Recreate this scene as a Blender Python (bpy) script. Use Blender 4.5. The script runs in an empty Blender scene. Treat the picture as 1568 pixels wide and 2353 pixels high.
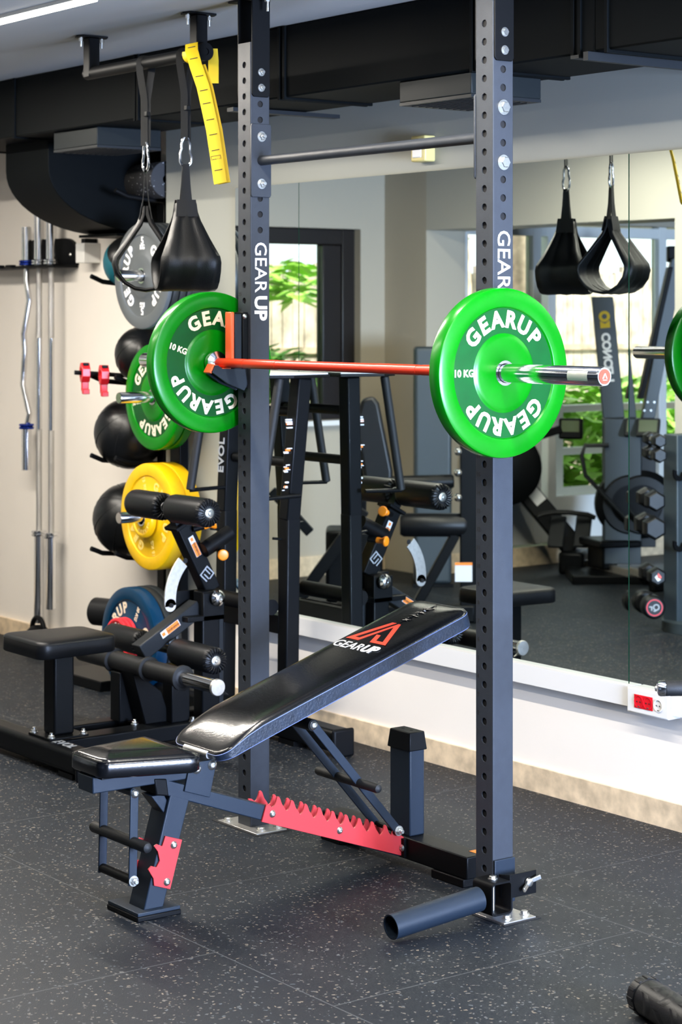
import bpy, math, random
from mathutils import Vector, Matrix
PI = math.pi
rnd = random.Random(7)
S = bpy.context.scene
COL = S.collection
# ------------------------------------------------------------------ camera
cam = bpy.data.objects.new('camera', bpy.data.cameras.new('camera'))
COL.objects.link(cam)
cam.location = (4.2456, -3.6679, 1.6252)
YAW = math.radians(36.5635)
fwd = Vector((-math.cos(YAW), math.sin(YAW), 0))
cam.rotation_euler = fwd.to_track_quat('-Z', 'Y').to_euler()
cam.data.sensor_fit = 'HORIZONTAL'
cam.data.sensor_width = 36
cam.data.lens = 4733.4 / 1568 * 36
cam.data.shift_y = -(1176.5 - 717.5) / 1568
cam.data.clip_start = 0.05
cam.data.clip_end = 80
cam.data.dof.use_dof = True
cam.data.dof.focus_distance = 5.7
cam.data.dof.aperture_fstop = 9
S.camera = cam
# ------------------------------------------------------------------ world, light, exposure
W = bpy.data.worlds.new('world'); S.world = W; W.use_nodes = True
nt = W.node_tree; nt.nodes.clear()
wo = nt.nodes.new('ShaderNodeOutputWorld'); bg = nt.nodes.new('ShaderNodeBackground')
bg.inputs[0].default_value = (0.83, 0.92, 1.0, 1); bg.inputs[1].default_value = 2.1
nt.links.new(bg.outputs[0], wo.inputs[0])
S.view_settings.view_transform = 'Standard'
S.view_settings.look = 'None'
S.view_settings.gamma = 1
S.view_settings.use_curve_mapping = False
S.view_settings.exposure = 0.1
S.cycles.max_bounces = 7
S.cycles.diffuse_bounces = 3
S.cycles.glossy_bounces = 5
S.cycles.transmission_bounces = 5
S.cycles.sample_clamp_indirect = 6
S.cycles.caustics_reflective = False
S.cycles.caustics_refractive = False
S.cycles.use_denoising = True
def light(name, kind, loc, direction, energy, color, size=None, size_y=None, angle=None):
    l = bpy.data.lights.new(name, kind); l.energy = energy; l.color = color
    if size: l.shape = 'RECTANGLE'; l.size = size; l.size_y = size_y
    if angle: l.angle = angle
    o = bpy.data.objects.new(name, l); COL.objects.link(o); o.location = loc
    o.rotation_euler = Vector(direction).to_track_quat('-Z', 'Y').to_euler()
    return o
light('sun', 'SUN', (-9, -9, 9), (-0.55, 0.45, -0.7), 11, (1.0, 0.95, 0.86), angle=0.02)
light('daylight_right_window', 'AREA', (6.1, -0.1, 0.95), (-1, 0, 0), 1500, (0.54, 0.68, 1.0), 1.8, 1.7)

# ------------------------------------------------------------------ materials
MAT = {}
def mat(name, col, rough=0.5, metal=0.0, bump=0.0, bscale=200, spec=0.5, coat=0.0, var=0.0, vscale=5, emit=None, trans=0.0, aniso=None):
    m = bpy.data.materials.new(name); m.use_nodes = True
    n = m.node_tree.nodes; L = m.node_tree.links; b = n['Principled BSDF']
    b.inputs['Base Color'].default_value = (*col, 1)
    b.inputs['Roughness'].default_value = rough
    b.inputs['Metallic'].default_value = metal
    b.inputs['Specular IOR Level'].default_value = spec
    b.inputs['Coat Weight'].default_value = coat
    b.inputs['Coat Roughness'].default_value = 0.08
    b.inputs['Transmission Weight'].default_value = trans
    if emit:
        b.inputs['Emission Color'].default_value = (*emit[0], 1); b.inputs['Emission Strength'].default_value = emit[1]
    tc = n.new('ShaderNodeTexCoord')
    if var:
        ns = n.new('ShaderNodeTexNoise'); ns.inputs['Scale'].default_value = vscale; ns.inputs['Detail'].default_value = 5
        L.new(tc.outputs['Object'], ns.inputs['Vector'])
        rp = n.new('ShaderNodeMapRange'); rp.inputs[1].default_value = 0.3; rp.inputs[2].default_value = 0.7
        rp.inputs[3].default_value = 1 - var; rp.inputs[4].default_value = 1 + var
        L.new(ns.outputs['Fac'], rp.inputs[0])
        mx = n.new('ShaderNodeVectorMath'); mx.operation = 'SCALE'; mx.inputs[0].default_value = col
        L.new(rp.outputs[0], mx.inputs['Scale']); L.new(mx.outputs[0], b.inputs['Base Color'])
    if bump:
        n2 = n.new('ShaderNodeTexNoise'); n2.inputs['Scale'].default_value = bscale; n2.inputs['Detail'].default_value = 3
        L.new(tc.outputs['Object'], n2.inputs['Vector'])
        bp = n.new('ShaderNodeBump'); bp.inputs['Strength'].default_value = bump; bp.inputs['Distance'].default_value = 0.002
        L.new(n2.outputs['Fac'], bp.inputs['Height']); L.new(bp.outputs[0], b.inputs['Normal'])
    MAT[name] = m
    return m
mat('wall_paint', (0.74, 0.71, 0.65), 0.6, bump=0.15, bscale=120, var=0.02, vscale=2)
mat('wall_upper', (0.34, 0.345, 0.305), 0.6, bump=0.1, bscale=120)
mat('wall_end', (0.44, 0.385, 0.30), 0.6, bump=0.1, bscale=120)
mat('wall_far', (0.50, 0.475, 0.41), 0.6, bump=0.1, bscale=120)
mat('wall_paint_warm', (0.89, 0.83, 0.755), 0.5, bump=0.1, bscale=100, var=0.02, vscale=3)
mat('white_trim', (0.80, 0.79, 0.77), 0.35, bump=0.05)
mat('ceiling_white', (0.46, 0.46, 0.44), 0.7)
mat('stone_base', (0.70, 0.55, 0.37), 0.35, var=0.22, vscale=22, bump=0.1, bscale=60)
mat('powder_grey', (0.031, 0.036, 0.045), 0.42, spec=0.2, bump=0.25, bscale=900, var=0.06, vscale=40)
mat('powder_blue', (0.011, 0.018, 0.029), 0.40, spec=0.25, bump=0.2, bscale=900)
mat('matt_black', (0.0022, 0.0025, 0.003), 0.5, spec=0.12, bump=0.1, bscale=500)
mat('machine_black', (0.0022, 0.0027, 0.0033), 0.40, spec=0.13, bump=0.1, bscale=700)
mat('machine_grey', (0.011, 0.013, 0.015), 0.42, spec=.25)
mat('duct_black', (0.0016, 0.0024, 0.0028), 0.6, spec=0.06, var=0.15, vscale=3)
mat('duct_fin', (0.010, 0.013, 0.014), 0.45, spec=.15)
mat('dark_hole', (0.004, 0.004, 0.005), 0.9)
mat('vinyl_black', (0.003, 0.0035, 0.0045), 0.17, bump=0.12, bscale=160, spec=0.5)
mat('vinyl_satin', (0.004, 0.0045, 0.0055), 0.40, bump=0.2, bscale=260, spec=0.25)
mat('sling_fabric', (0.005, 0.0055, 0.006), 0.42, bump=0.3, bscale=300, spec=0.22)
mat('vinyl_side_bluelit', (0.008, 0.014, 0.026), 0.36, bump=0.5, bscale=120, var=.35, vscale=30)  # black vinyl tinted blue for the window light on it; bump for scuffs
mat('stitch_blue', (0.12, 0.16, 0.32), 0.5)
mat('foam_black', (0.006, 0.0065, 0.0075), 0.45, spec=0.3, bump=0.3, bscale=500)
mat('rubber_grip', (0.007, 0.0075, 0.008), 0.55, spec=0.3, bump=0.3, bscale=600)
mat('nylon_black', (0.006, 0.0065, 0.007), 0.55, spec=0.2, bump=0.4, bscale=700)
mat('chrome', (0.80, 0.80, 0.80), 0.13, metal=1.0)
mat('steel_brushed', (0.78, 0.76, 0.72), 0.36, metal=1.0, var=0.1, vscale=60)
mat('zinc', (0.72, 0.72, 0.68), 0.3, metal=1.0, var=0.1, vscale=150)
mat('knurl', (0.50, 0.49, 0.47), 0.42, metal=1.0, bump=0.5, bscale=1500)
mat('red_plate', (0.45, 0.03, 0.033), 0.4, spec=.4)
mat('bar_orange', (0.62, 0.035, 0.010), 0.3, spec=.35)
mat('liner_orange', (0.92, 0.13, 0.04), 0.4)
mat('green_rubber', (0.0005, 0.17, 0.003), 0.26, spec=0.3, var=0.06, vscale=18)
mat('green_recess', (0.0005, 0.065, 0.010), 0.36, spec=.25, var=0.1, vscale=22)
mat('yellow_rubber', (0.78, 0.46, 0.002), 0.38, var=0.08, vscale=16)
mat('blue_rubber', (0.001, 0.032, 0.08), 0.3, spec=.3)
mat('red_rubber', (0.78, 0.03, 0.045), 0.4)
mat('grey_rubber', (0.085, 0.095, 0.10), 0.5, var=0.06, vscale=10)
mat('dark_rubber', (0.012, 0.015, 0.016), 0.45)
mat('letter_cream', (0.86, 0.76, 0.58), 0.5)
mat('letter_white', (0.86, 0.86, 0.84), 0.5)
mat('letter_grey', (0.32, 0.34, 0.36), 0.5)
mat('letter_yellow', (0.85, 0.62, 0.15), 0.5)
mat('letter_dark', (0.008, 0.008, 0.008), 0.7)
mat('logo_red', (0.85, 0.06, 0.03), 0.4)
mat('teal_rubber', (0.001, 0.09, 0.125), 0.5)
mat('ball_black', (0.004, 0.0045, 0.005), 0.33, spec=0.35, bump=0.3, bscale=120)
mat('clip_red', (0.62, 0.015, 0.02), 0.35)
mat('strap_yellow', (0.62, 0.43, 0.002), 0.6, bump=0.2, bscale=800)
mat('orange_plastic', (0.95, 0.27, 0.01), 0.35)
mat('sticker_orange', (0.90, 0.24, 0.02), 0.5)
mat('sticker_white', (0.75, 0.76, 0.78), 0.5)
mat('screen_green', (0.10, 0.13, 0.07), 0.2)
mat('plastic_white', (0.78, 0.77, 0.74), 0.35)
mat('plastic_yellowed', (0.62, 0.52, 0.20), 0.4)
mat('socket_red', (0.70, 0.01, 0.02), 0.3)
mat('anodised_blue', (0.02, 0.05, 0.35), 0.25, metal=0.8)
mat('slate_panel', (0.03, 0.042, 0.05), 0.45)
mat('window_dark', (0.007, 0.0045, 0.004), 0.4)
mat('window_white', (0.80, 0.80, 0.77), 0.4)
mat('lamp_diffuser', (1, 1, 1), 0.5, emit=((1.0, 0.93, 0.82), 9))
mat('leaf_green', (0.36, 0.66, 0.10), 0.5, var=0.35, vscale=4)
mat('leaf_dark', (0.14, 0.34, 0.06), 0.5, var=0.35, vscale=4)
mat('bark', (0.50, 0.38, 0.29), 0.8, var=0.35, vscale=12, bump=0.5, bscale=30)
mat('reed', (0.60, 0.50, 0.42), 0.8, var=0.35, vscale=8)
mat('garden_ground', (0.30, 0.28, 0.20), 0.9, var=0.2, vscale=3)
mat('render_wall', (0.75, 0.72, 0.68), 0.8)
# mirror
m = mat('mirror_silver', (0.80, 0.87, 0.82), 0.0, metal=1.0)
mat('mirror_edge', (0.03, 0.16, 0.11), 0.15)
# window glass
m = mat('window_glass', (1, 1, 1), 0.0, trans=1.0); m.node_tree.nodes['Principled BSDF'].inputs['IOR'].default_value = 1.02
# steering: reflective film inside of speckled floor rubber
def floor_mat():
    m = bpy.data.materials.new('floor_rubber'); m.use_nodes = True
    n = m.node_tree.nodes; L = m.node_tree.links; b = n['Principled BSDF']
    tc = n.new('ShaderNodeTexCoord')
    mp = n.new('ShaderNodeMapping'); L.new(tc.outputs['Object'], mp.inputs[0])
    # mats 1 m x 0.991 m, half offset rows
    mp.inputs['Location'].default_value = (50.144, 50.815, 0); mp.inputs['Scale'].default_value = (0.99, 1.009, 1)
    br = n.new('ShaderNodeTexBrick'); L.new(mp.outputs[0], br.inputs['Vector'])
    br.inputs['Scale'].default_value = 1; br.inputs['Mortar Size'].default_value = 0.0019; br.inputs['Mortar Smooth'].default_value = 0.0
    br.inputs['Brick Width'].default_value = 1; br.inputs['Row Height'].default_value = 1; br.offset = 0.5
    br.inputs['Color1'].default_value = (0.0, 0, 0, 1); br.inputs['Color2'].default_value = (1, 1, 1, 1); br.inputs['Mortar'].default_value = (0.5, 0.5, 0.5, 1)
    vo = n.new('ShaderNodeTexVoronoi'); vo.inputs['Scale'].default_value = 120; vo.inputs['Randomness'].default_value = 1
    nz = n.new('ShaderNodeTexNoise'); nz.inputs['Scale'].default_value = 60
    ad = n.new('ShaderNodeVectorMath'); ad.operation = 'MULTIPLY_ADD'
    L.new(nz.outputs['Color'], ad.inputs[0]); ad.inputs[1].default_value = (0.02, 0.02, 0.0); L.new(tc.outputs['Object'], ad.inputs[2])
    L.new(tc.outputs['Object'], nz.inputs['Vector']); L.new(ad.outputs[0], vo.inputs['Vector'])
    sz = n.new('ShaderNodeSeparateColor'); L.new(vo.outputs['Color'], sz.inputs[0])
    th = n.new('ShaderNodeMapRange'); th.inputs[1].default_value = 0.60; th.inputs[2].default_value = 1.0; th.inputs[3].default_value = 0.0; th.inputs[4].default_value = 0.50
    L.new(sz.outputs[0], th.inputs[0])
    lt = n.new('ShaderNodeMath'); lt.operation = 'LESS_THAN'; L.new(vo.outputs['Distance'], lt.inputs[0]); L.new(th.outputs[0], lt.inputs[1])
    big = n.new('ShaderNodeTexNoise'); big.inputs['Scale'].default_value = 2.3; big.inputs['Detail'].default_value = 6; L.new(tc.outputs['Object'], big.inputs['Vector'])
    cr = n.new('ShaderNodeValToRGB'); L.new(big.outputs['Fac'], cr.inputs[0])
    cr.color_ramp.elements[0].position = 0.3; cr.color_ramp.elements[0].color = (0.0042, 0.0068, 0.0110, 1)
    cr.color_ramp.elements[1].position = 0.72; cr.color_ramp.elements[1].color = (0.0068, 0.0105, 0.0160, 1)
    fl = n.new('ShaderNodeMix'); fl.data_type = 'RGBA'; L.new(lt.outputs[0], fl.inputs['Factor']); L.new(cr.outputs[0], fl.inputs['A'])
    fc = n.new('ShaderNodeMix'); fc.data_type = 'RGBA'; L.new(sz.outputs[1], fc.inputs['Factor']); fc.inputs['A'].default_value = (0.17, 0.14, 0.105, 1); fc.inputs['B'].default_value = (0.07, 0.085, 0.10, 1)
    L.new(fc.outputs['Result'], fl.inputs['B'])
    se = n.new('ShaderNodeMix'); se.data_type = 'RGBA'; L.new(br.outputs['Fac'], se.inputs['Factor']); L.new(fl.outputs['Result'], se.inputs['A']); se.inputs['B'].default_value = (0.055, 0.06, 0.065, 1)
    L.new(se.outputs['Result'], b.inputs['Base Color'])
    b.inputs['Roughness'].default_value = 0.55; b.inputs['Specular IOR Level'].default_value = 0.28
    n3 = n.new('ShaderNodeTexNoise'); n3.inputs['Scale'].default_value = 260; L.new(tc.outputs['Object'], n3.inputs['Vector'])
    bp = n.new('ShaderNodeBump'); bp.inputs['Strength'].default_value = 0.35; bp.inputs['Distance'].default_value = 0.002
    L.new(n3.outputs['Fac'], bp.inputs['Height']); L.new(bp.outputs[0], b.inputs['Normal'])
    MAT['floor_rubber'] = m
floor_mat()
def speckle_mat():
    m = mat('speckled_foam', (0.012, 0.012, 0.013), 0.6)
    n = m.node_tree.nodes; L = m.node_tree.links; b = n['Principled BSDF']
    tc = n.new('ShaderNodeTexCoord'); vo = n.new('ShaderNodeTexVoronoi'); vo.inputs['Scale'].default_value = 70
    L.new(tc.outputs['Object'], vo.inputs[0])
    lt = n.new('ShaderNodeMath'); lt.operation = 'LESS_THAN'; lt.inputs[1].default_value = 0.16; L.new(vo.outputs['Distance'], lt.inputs[0])
    mx = n.new('ShaderNodeMix'); mx.data_type = 'RGBA'; L.new(lt.outputs[0], mx.inputs['Factor']); mx.inputs['A'].default_value = (0.012, 0.012, 0.013, 1); mx.inputs['B'].default_value = (0.5, 0.5, 0.5, 1)
    L.new(mx.outputs['Result'], b.inputs['Base Color'])
speckle_mat()

# ------------------------------------------------------------------ helpers
def V(*a): return Vector(a)
def frame(p, z, y=None):
    """matrix with origin p, local Z along z, local Y close to y"""
    z = Vector(z).normalized()
    y = Vector(y) if y is not None else (Vector((0, 0, 1)) if abs(z.z) < 0.9 else Vector((0, 1, 0)))
    x = y.cross(z).normalized(); y = z.cross(x)
    M = Matrix((x, y, z)).transposed().to_4x4(); M.translation = Vector(p)
    return M
class MB:
    def __init__(s): s.v = []; s.f = []; s.marks = []
    def cut(s):
        s.marks.append((len(s.v), len(s.f))); return s
    def add(s, vs, fs, M=None):
        o = len(s.v)
        s.v += [(M @ Vector(p)) if M else Vector(p) for p in vs]
        s.f += [tuple(i + o for i in f) for f in fs]
        return s
    def box(s, x0, x1, y0, y1, z0, z1, M=None):
        vs = [(x, y, z) for z in (z0, z1) for y in (y0, y1) for x in (x0, x1)]
        return s.add(vs, [(0, 2, 3, 1), (4, 5, 7, 6), (0, 1, 5, 4), (2, 6, 7, 3), (0, 4, 6, 2), (1, 3, 7, 5)], M)
    def bar(s, p, q, w, h, up=(1, 0, 0)):
        """rectangular bar p->q; w measured along up, h across"""
        p = Vector(p); q = Vector(q); M = frame(p, q - p, up)
        return s.box(-h / 2, h / 2, -w / 2, w / 2, 0, (q - p).length, M)
    def cyl(s, p, q, r, r2=None, n=28, cap=True):
        p = Vector(p); q = Vector(q); r2 = r if r2 is None else r2
        return s.lathe([(r, 0), (r2, (q - p).length)], n, frame(p, q - p), cap)
    def lathe(s, prof, n=32, M=None, cap=True):
        vs = []; fs = []; k = len(prof)
        for r, z in prof:
            for i in range(n):
                a = 2 * PI * i / n; vs.append((r * math.cos(a), r * math.sin(a), z))
        for j in range(k - 1):
            for i in range(n):
                a = j * n + i; b = j * n + (i + 1) % n
                fs.append((a, b, b + n, a + n))
        if cap:
            fs.append(tuple(range(n - 1, -1, -1))); fs.append(tuple((k - 1) * n + i for i in range(n)))
        return s.add(vs, fs, M)
    def ring(s, p, q, ro, ri, n=32):
        L = (Vector(q) - Vector(p)).length
        vsM = frame(p, Vector(q) - Vector(p)); prof = [(ri, 0), (ro, 0), (ro, L), (ri, L), (ri, 0)]
        return s.lathe(prof, n, vsM, cap=False)
    def path(s, pts, r, n=10, closed=False, cap=True):
        pts = [Vector(p) for p in pts]; k = len(pts); vs = []; fs = []
        t0 = None; nrm = None
        for i, p in enumerate(pts):
            if closed: t = (pts[(i + 1) % k] - pts[i - 1]).normalized()
            else: t = (pts[min(i + 1, k - 1)] - pts[max(i - 1, 0)]).normalized()
            if nrm is None:
                nrm = t.cross(Vector((0, 0, 1)) if abs(t.z) < 0.9 else Vector((1, 0, 0))).normalized()
            else:
                nrm = (nrm - t * nrm.dot(t)).normalized()
            b = t.cross(nrm)
            rr = r[i] if isinstance(r, (list, tuple)) else r
            for j in range(n):
                a = 2 * PI * j / n; vs.append(p + nrm * math.cos(a) * rr + b * math.sin(a) * rr)
        for i in range(k if closed else k - 1):
            for j in range(n):
                a = i * n + j; b2 = i * n + (j + 1) % n; c = ((i + 1) % k) * n
                fs.append((a, b2, c + (j + 1) % n, c + j))
        if cap and not closed:
            fs.append(tuple(range(n - 1, -1, -1))); fs.append(tuple((k - 1) * n + j for j in range(n)))
        return s.add(vs, fs)
    def ribbon(s, pts, side, w, t=0.002):
        """flat strap: side = width direction (vector or list), w = width or list"""
        vs = []; fs = []; pts = [Vector(p) for p in pts]; k = len(pts)
        for i, p in enumerate(pts):
            tg = (pts[min(i + 1, k - 1)] - pts[max(i - 1, 0)]).normalized()
            sd = Vector(side[i] if isinstance(side, list) else side).normalized()
            nn = tg.cross(sd).normalized(); ww = w[i] if isinstance(w, (list, tuple)) else w
            for a, b in ((-1, -1), (1, -1), (1, 1), (-1, 1)): vs.append(p + sd * ww / 2 * a + nn * t / 2 * b)
        for i in range(k - 1):
            for j in range(4): fs.append((i * 4 + j, i * 4 + (j + 1) % 4, (i + 1) * 4 + (j + 1) % 4, (i + 1) * 4 + j))
        fs.append((3, 2, 1, 0)); fs.append(tuple((k - 1) * 4 + j for j in range(4)))
        return s.add(vs, fs)
    def prism(s, poly, t, M=None):
        """poly 2D (local xy), extruded 0..t in local z"""
        k = len(poly)
        vs = [(x, y, 0) for x, y in poly] + [(x, y, t) for x, y in poly]
        fs = [tuple(range(k - 1, -1, -1)), tuple(range(k, 2 * k))] + [(i, (i + 1) % k, (i + 1) % k + k, i + k) for i in range(k)]
        return s.add(vs, fs, M)
    def yz(s, poly, x0, x1):
        """polygon in world (y,z) extruded from x0 to x1"""
        k = len(poly)
        vs = [(x0, y, z) for y, z in poly] + [(x1, y, z) for y, z in poly]
        fs = [tuple(range(k - 1, -1, -1)), tuple(range(k, 2 * k))] + [(i, (i + 1) % k, (i + 1) % k + k, i + k) for i in range(k)]
        return s.add(vs, fs)
    def ball(s, c, r, n=24, k=14, sc=(1, 1, 1), M=None):
        vs = []; fs = []
        for j in range(k + 1):
            ph = PI * j / k
            for i in range(n):
                a = 2 * PI * i / n; vs.append((c[0] + r * sc[0] * math.sin(ph) * math.cos(a), c[1] + r * sc[1] * math.sin(ph) * math.sin(a), c[2] + r * sc[2] * math.cos(ph)))
        for j in range(k):
            for i in range(n):
                a = j * n + i; b = j * n + (i + 1) % n; fs.append((a, a + n, b + n, b))
        return s.add(vs, fs, M)
    def bolt(s, p, nrm, r=0.011, kind='button'):
        s.cut(); M = frame(p, nrm)
        if kind == 'hex':
            s.lathe([(r * 1.35, 0), (r * 1.35, r * .2)], 24, M); s.lathe([(r, r * .2), (r, r * .8), (r * .9, r * .9)], 6, M)
        elif kind == 'nut':
            s.lathe([(r * 1.3, 0), (r * 1.3, r * .2)], 24, M); s.lathe([(r, r * .2), (r, r * .8), (r * .85, r * .95)], 6, M); s.lathe([(r * .55, r * .9), (r * .55, r * 1.6), (r * .45, r * 1.7)], 16, M)
        else:
            s.lathe([(r * 1.1, 0), (r * 1.1, r * .18), (r * .95, r * .3), (r * .8, r * .55), (r * .5, r * .7), (r * .38, r * .72), (r * .36, r * .5)], 24, M)
        return s
    def build(s, name, material, parent=None, bevel=0.0, seg=2, angle=35, sub=0):
        off = Vector((0, 0, 0))
        if parent is not None:
            off = Vector(parent.get('_o', (0, 0, 0)))
        if s.marks:
            ms = sorted(set(s.marks)) + [(len(s.v), len(s.f))]; last = None
            if ms[0] != (0, 0): ms = [(0, 0)] + ms
            for (v0, f0), (v1, f1) in zip(ms[:-1], ms[1:]):
                if f1 == f0: continue
                q = MB(); q.v = s.v[v0:v1]; q.f = [tuple(i - v0 for i in f) for f in s.f[f0:f1]]
                last = q.build(name, material, parent, bevel, seg, angle, sub)
            return last
        me = bpy.data.meshes.new(name)
        me.from_pydata([tuple(p - off) for p in s.v], [], s.f); me.update()
        me.polygons.foreach_set('use_smooth', [True] * len(me.polygons))
        me.set_sharp_from_angle(angle=math.radians(angle))
        o = bpy.data.objects.new(name, me); COL.objects.link(o)
        me.materials.append(MAT[material])
        o['_o'] = tuple(off)
        if parent is not None: o.parent = parent
        if bevel:
            b = o.modifiers.new('bevel', 'BEVEL'); b.width = bevel; b.segments = seg; b.limit_method = 'ANGLE'; b.angle_limit = math.radians(40); b.harden_normals = False
        if sub:
            u = o.modifiers.new('sub', 'SUBSURF'); u.levels = sub; u.render_levels = sub
        return o
def thing(name, label, cat, loc=(0, 0, 0), group=None):
    o = bpy.data.objects.new(name, None); COL.objects.link(o); o.location = loc; o.empty_display_size = 0.05
    o['label'] = label; o['category'] = cat; o['_o'] = tuple(loc)
    if group: o['group'] = group
    return o
def tag(o, label, cat, group=None, kind=None):
    o['label'] = label; o['category'] = cat
    if group: o['group'] = group
    if kind: o['kind'] = kind
    return o
def struct(o): o['kind'] = 'structure'; return o
def dup(root, loc, label, rot=None, group=None):
    r = root.copy(); COL.objects.link(r); r.location = loc; r['label'] = label
    if rot is not None: r.rotation_euler = rot
    if group: r['group'] = group
    for ch in list(root.children):
        c = ch.copy(); COL.objects.link(c); c.parent = r
        for g in list(ch.children):
            d = g.copy(); COL.objects.link(d); d.parent = c
    return r
def text_geo(s, size, bold=0.0, ext=0.001, align='CENTER', shear=0.0, space=1.0):
    """vertices and faces of a text, local xy, extruded 0..2*ext"""
    c = bpy.data.curves.new('t', 'FONT'); c.body = s; c.size = size; c.extrude = ext; c.offset = bold; c.align_x = align; c.align_y = 'CENTER'; c.shear = shear
    c.resolution_u = 3; c.space_character = space
    o = bpy.data.objects.new('t', c); COL.objects.link(o)
    dg = bpy.context.evaluated_depsgraph_get(); me = bpy.data.meshes.new_from_object(o.evaluated_get(dg))
    vs = [tuple(v.co) for v in me.vertices]; fs = [tuple(p.vertices) for p in me.polygons]
    bpy.data.objects.remove(o); bpy.data.curves.remove(c); bpy.data.meshes.remove(me)
    return vs, fs
TG = {}
def tx(mb, s, size, M, bold=0.0, ext=0.001, align='CENTER', shear=0.0, space=1.0):
    k = (s, size, bold, ext, align, shear, space)
    if k not in TG: TG[k] = text_geo(*k)
    mb.add(TG[k][0], TG[k][1], M)
def R3(x, y, z): return (Matrix.Rotation(z, 4, 'Z') @ Matrix.Rotation(y, 4, 'Y') @ Matrix.Rotation(x, 4, 'X'))

# ------------------------------------------------------------------ the room
CEIL = 2.62
MIR = 1.015
def wallbox(name, m, *b):
    return struct(MB().box(*b).build(name, m))
wallbox('floor', 'floor_rubber', -6.1, 6.4, -6.3, 1.2, -0.1, 0.0)
wallbox('ceiling', 'ceiling_white', -6.4, 6.4, -1.3, 1.3, CEIL, CEIL + 0.2)
wallbox('ceiling_rear', 'slate_panel', -6.4, 6.4, -6.3, -1.3, CEIL, CEIL + 0.2)
wallbox('wall_back', 'wall_paint_warm', -3.345, 6.4, 1.030, 1.3, 0, 0.42)
wallbox('wall_back_upper', 'wall_upper', -3.345, 6.4, 1.022, 1.3, 0.42, CEIL)
wallbox('wall_back_left', 'wall_paint_warm', -6.4, -3.38, 1.17, 1.3, 0, CEIL)
wallbox('baseboard_back', 'stone_base', -3.345, 6.4, 1.018, 1.032, 0, 0.085)
wallbox('baseboard_back_left', 'stone_base', -6.08, -3.38, 1.153, 1.17, 0, 0.085)
# end wall x=-6.08 with the dark window
WT = 2.147
wl = MB().box(-6.4, -6.08, -0.9, 1.3, 0, CEIL).box(-6.4, -6.08, -2.114, -0.9, WT, CEIL).box(-6.4, -6.08, -2.114, -0.9, 0, 0.93).box(-6.4, -6.08, -2.6, -2.114, 0, CEIL)
struct(wl.build('wall_left', 'wall_end'))
wallbox('baseboard_left', 'stone_base', -6.08, -6.065, -2.30, 1.153, 0, 0.12)
# jog, then glazed plane, lintel and pillar
wl = MB().box(-6.08, -5.66, -2.62, -2.305, 0, CEIL).box(-5.9, -5.66, -6.3, -2.62, 2.20, CEIL).box(-5.9, -5.66, -6.3, -4.95, 0, 2.2)
struct(wl.build('wall_far', 'wall_end'))
wl = MB().box(-5.66, -3.0, -2.62, -2.305, 2.132, CEIL).box(-3.62, -3.0, -2.62, -2.305, 0, 2.132)
struct(wl.build('wall_opposite', 'wall_far'))
wallbox('baseboard_recess', 'stone_base', -5.66, -5.645, -6.2, -2.305, 0, 0.12)
wallbox('trim_1', 'white_trim', -6.4, -6.02, -2.13, -0.88, 0.925, 0.955)
wallbox('trim_2', 'wall_paint', -3.0, 5.8, -2.62, -2.305, 2.36, CEIL)
# ledge under the mirrors
wallbox('trim_3', 'white_trim', -2.80, -0.489, 0.985, 1.056, 0.368, 0.432)
wallbox('trim_4', 'white_trim', -0.300, 5.0, 0.985, 1.056, 0.368, 0.432)
# remaining two walls, with window openings behind and beside the camera
wl = MB().box(5.9, 6.4, -6.3, 1.3, 2.05, CEIL).box(5.9, 6.4, -6.3, 1.3, 0, 0.06).box(5.9, 6.4, 0.80, 1.3, 0.06, 2.05).box(5.9, 6.4, -6.3, -1.55, 0.06, 2.05)
struct(wl.build('wall_right', 'slate_panel'))
wl = MB().box(-5.9, 6.4, -6.3, -5.8, 0, CEIL)
struct(wl.build('wall_front', 'slate_panel'))
# dark framed window in the end wall
w = struct(MB().box(-6.24, -6.14, -2.114, -2.015, 0.955, WT).box(-6.24, -6.14, -1.0, -0.9, 0.955, WT).box(-6.24, -6.14, -2.015, -1.0, WT - .10, WT).box(-6.24, -6.14, -2.015, -1.0, 0.955, 1.04).box(-6.22, -6.15, -2.015, -1.87, 1.04, WT - .10).build('window_1', 'window_dark', bevel=0.006))
MB().box(-6.19, -6.18, -1.87, -1.0, 1.04, WT - .10).build('pane', 'window_glass', w)
# white glazed doors
w = MB()
for y in (-2.66, -3.28, -3.41, -4.30, -4.90): w.box(-5.80, -5.72, y - 0.035, y + 0.035, 0.12, 2.2)
w.box(-5.795, -5.725, -4.94, -2.62, 2.12, 2.19).box(-5.795, -5.725, -4.94, -2.62, 0.125, 0.42)
w = struct(w.build('window_2', 'window_white', bevel=0.005))
MB().box(-5.765, -5.758, -3.25, -2.69, 0.42, 2.12).build('pane', 'window_glass', w)
MB().box(-5.765, -5.758, -4.26, -3.45, 0.42, 2.12).build('pane', 'window_glass', w)
MB().box(-5.765, -5.758, -4.86, -4.34, 0.42, 2.12).build('pane', 'window_glass', w)
# mirror panels
def mirror(name, x0, x1, label, rot=0.0):
    t = thing(name, label, 'mirror', (x0, MIR, 0), 'mirror panels along the wall')
    MB().box(x0, x1, MIR, MIR + 0.001, 0.432, 2.134).build('reflective_face', 'mirror_silver', t)
    MB().box(x0, x1, MIR + 0.001, MIR + 0.006, 0.432, 2.134).build('glass_edge', 'mirror_edge', t)
    t.rotation_euler.z = rot
    return t
mirror('wall_mirror', -2.796, -2.348, 'narrow leftmost mirror panel behind the left rack upright')
mirror('wall_mirror', -2.344, -0.518, 'wide middle mirror panel on the ledge between the two rack uprights')
mirror('wall_mirror', -0.513, 1.4, 'right mirror panel above the red and white wall sockets', rot=-0.006)

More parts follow.
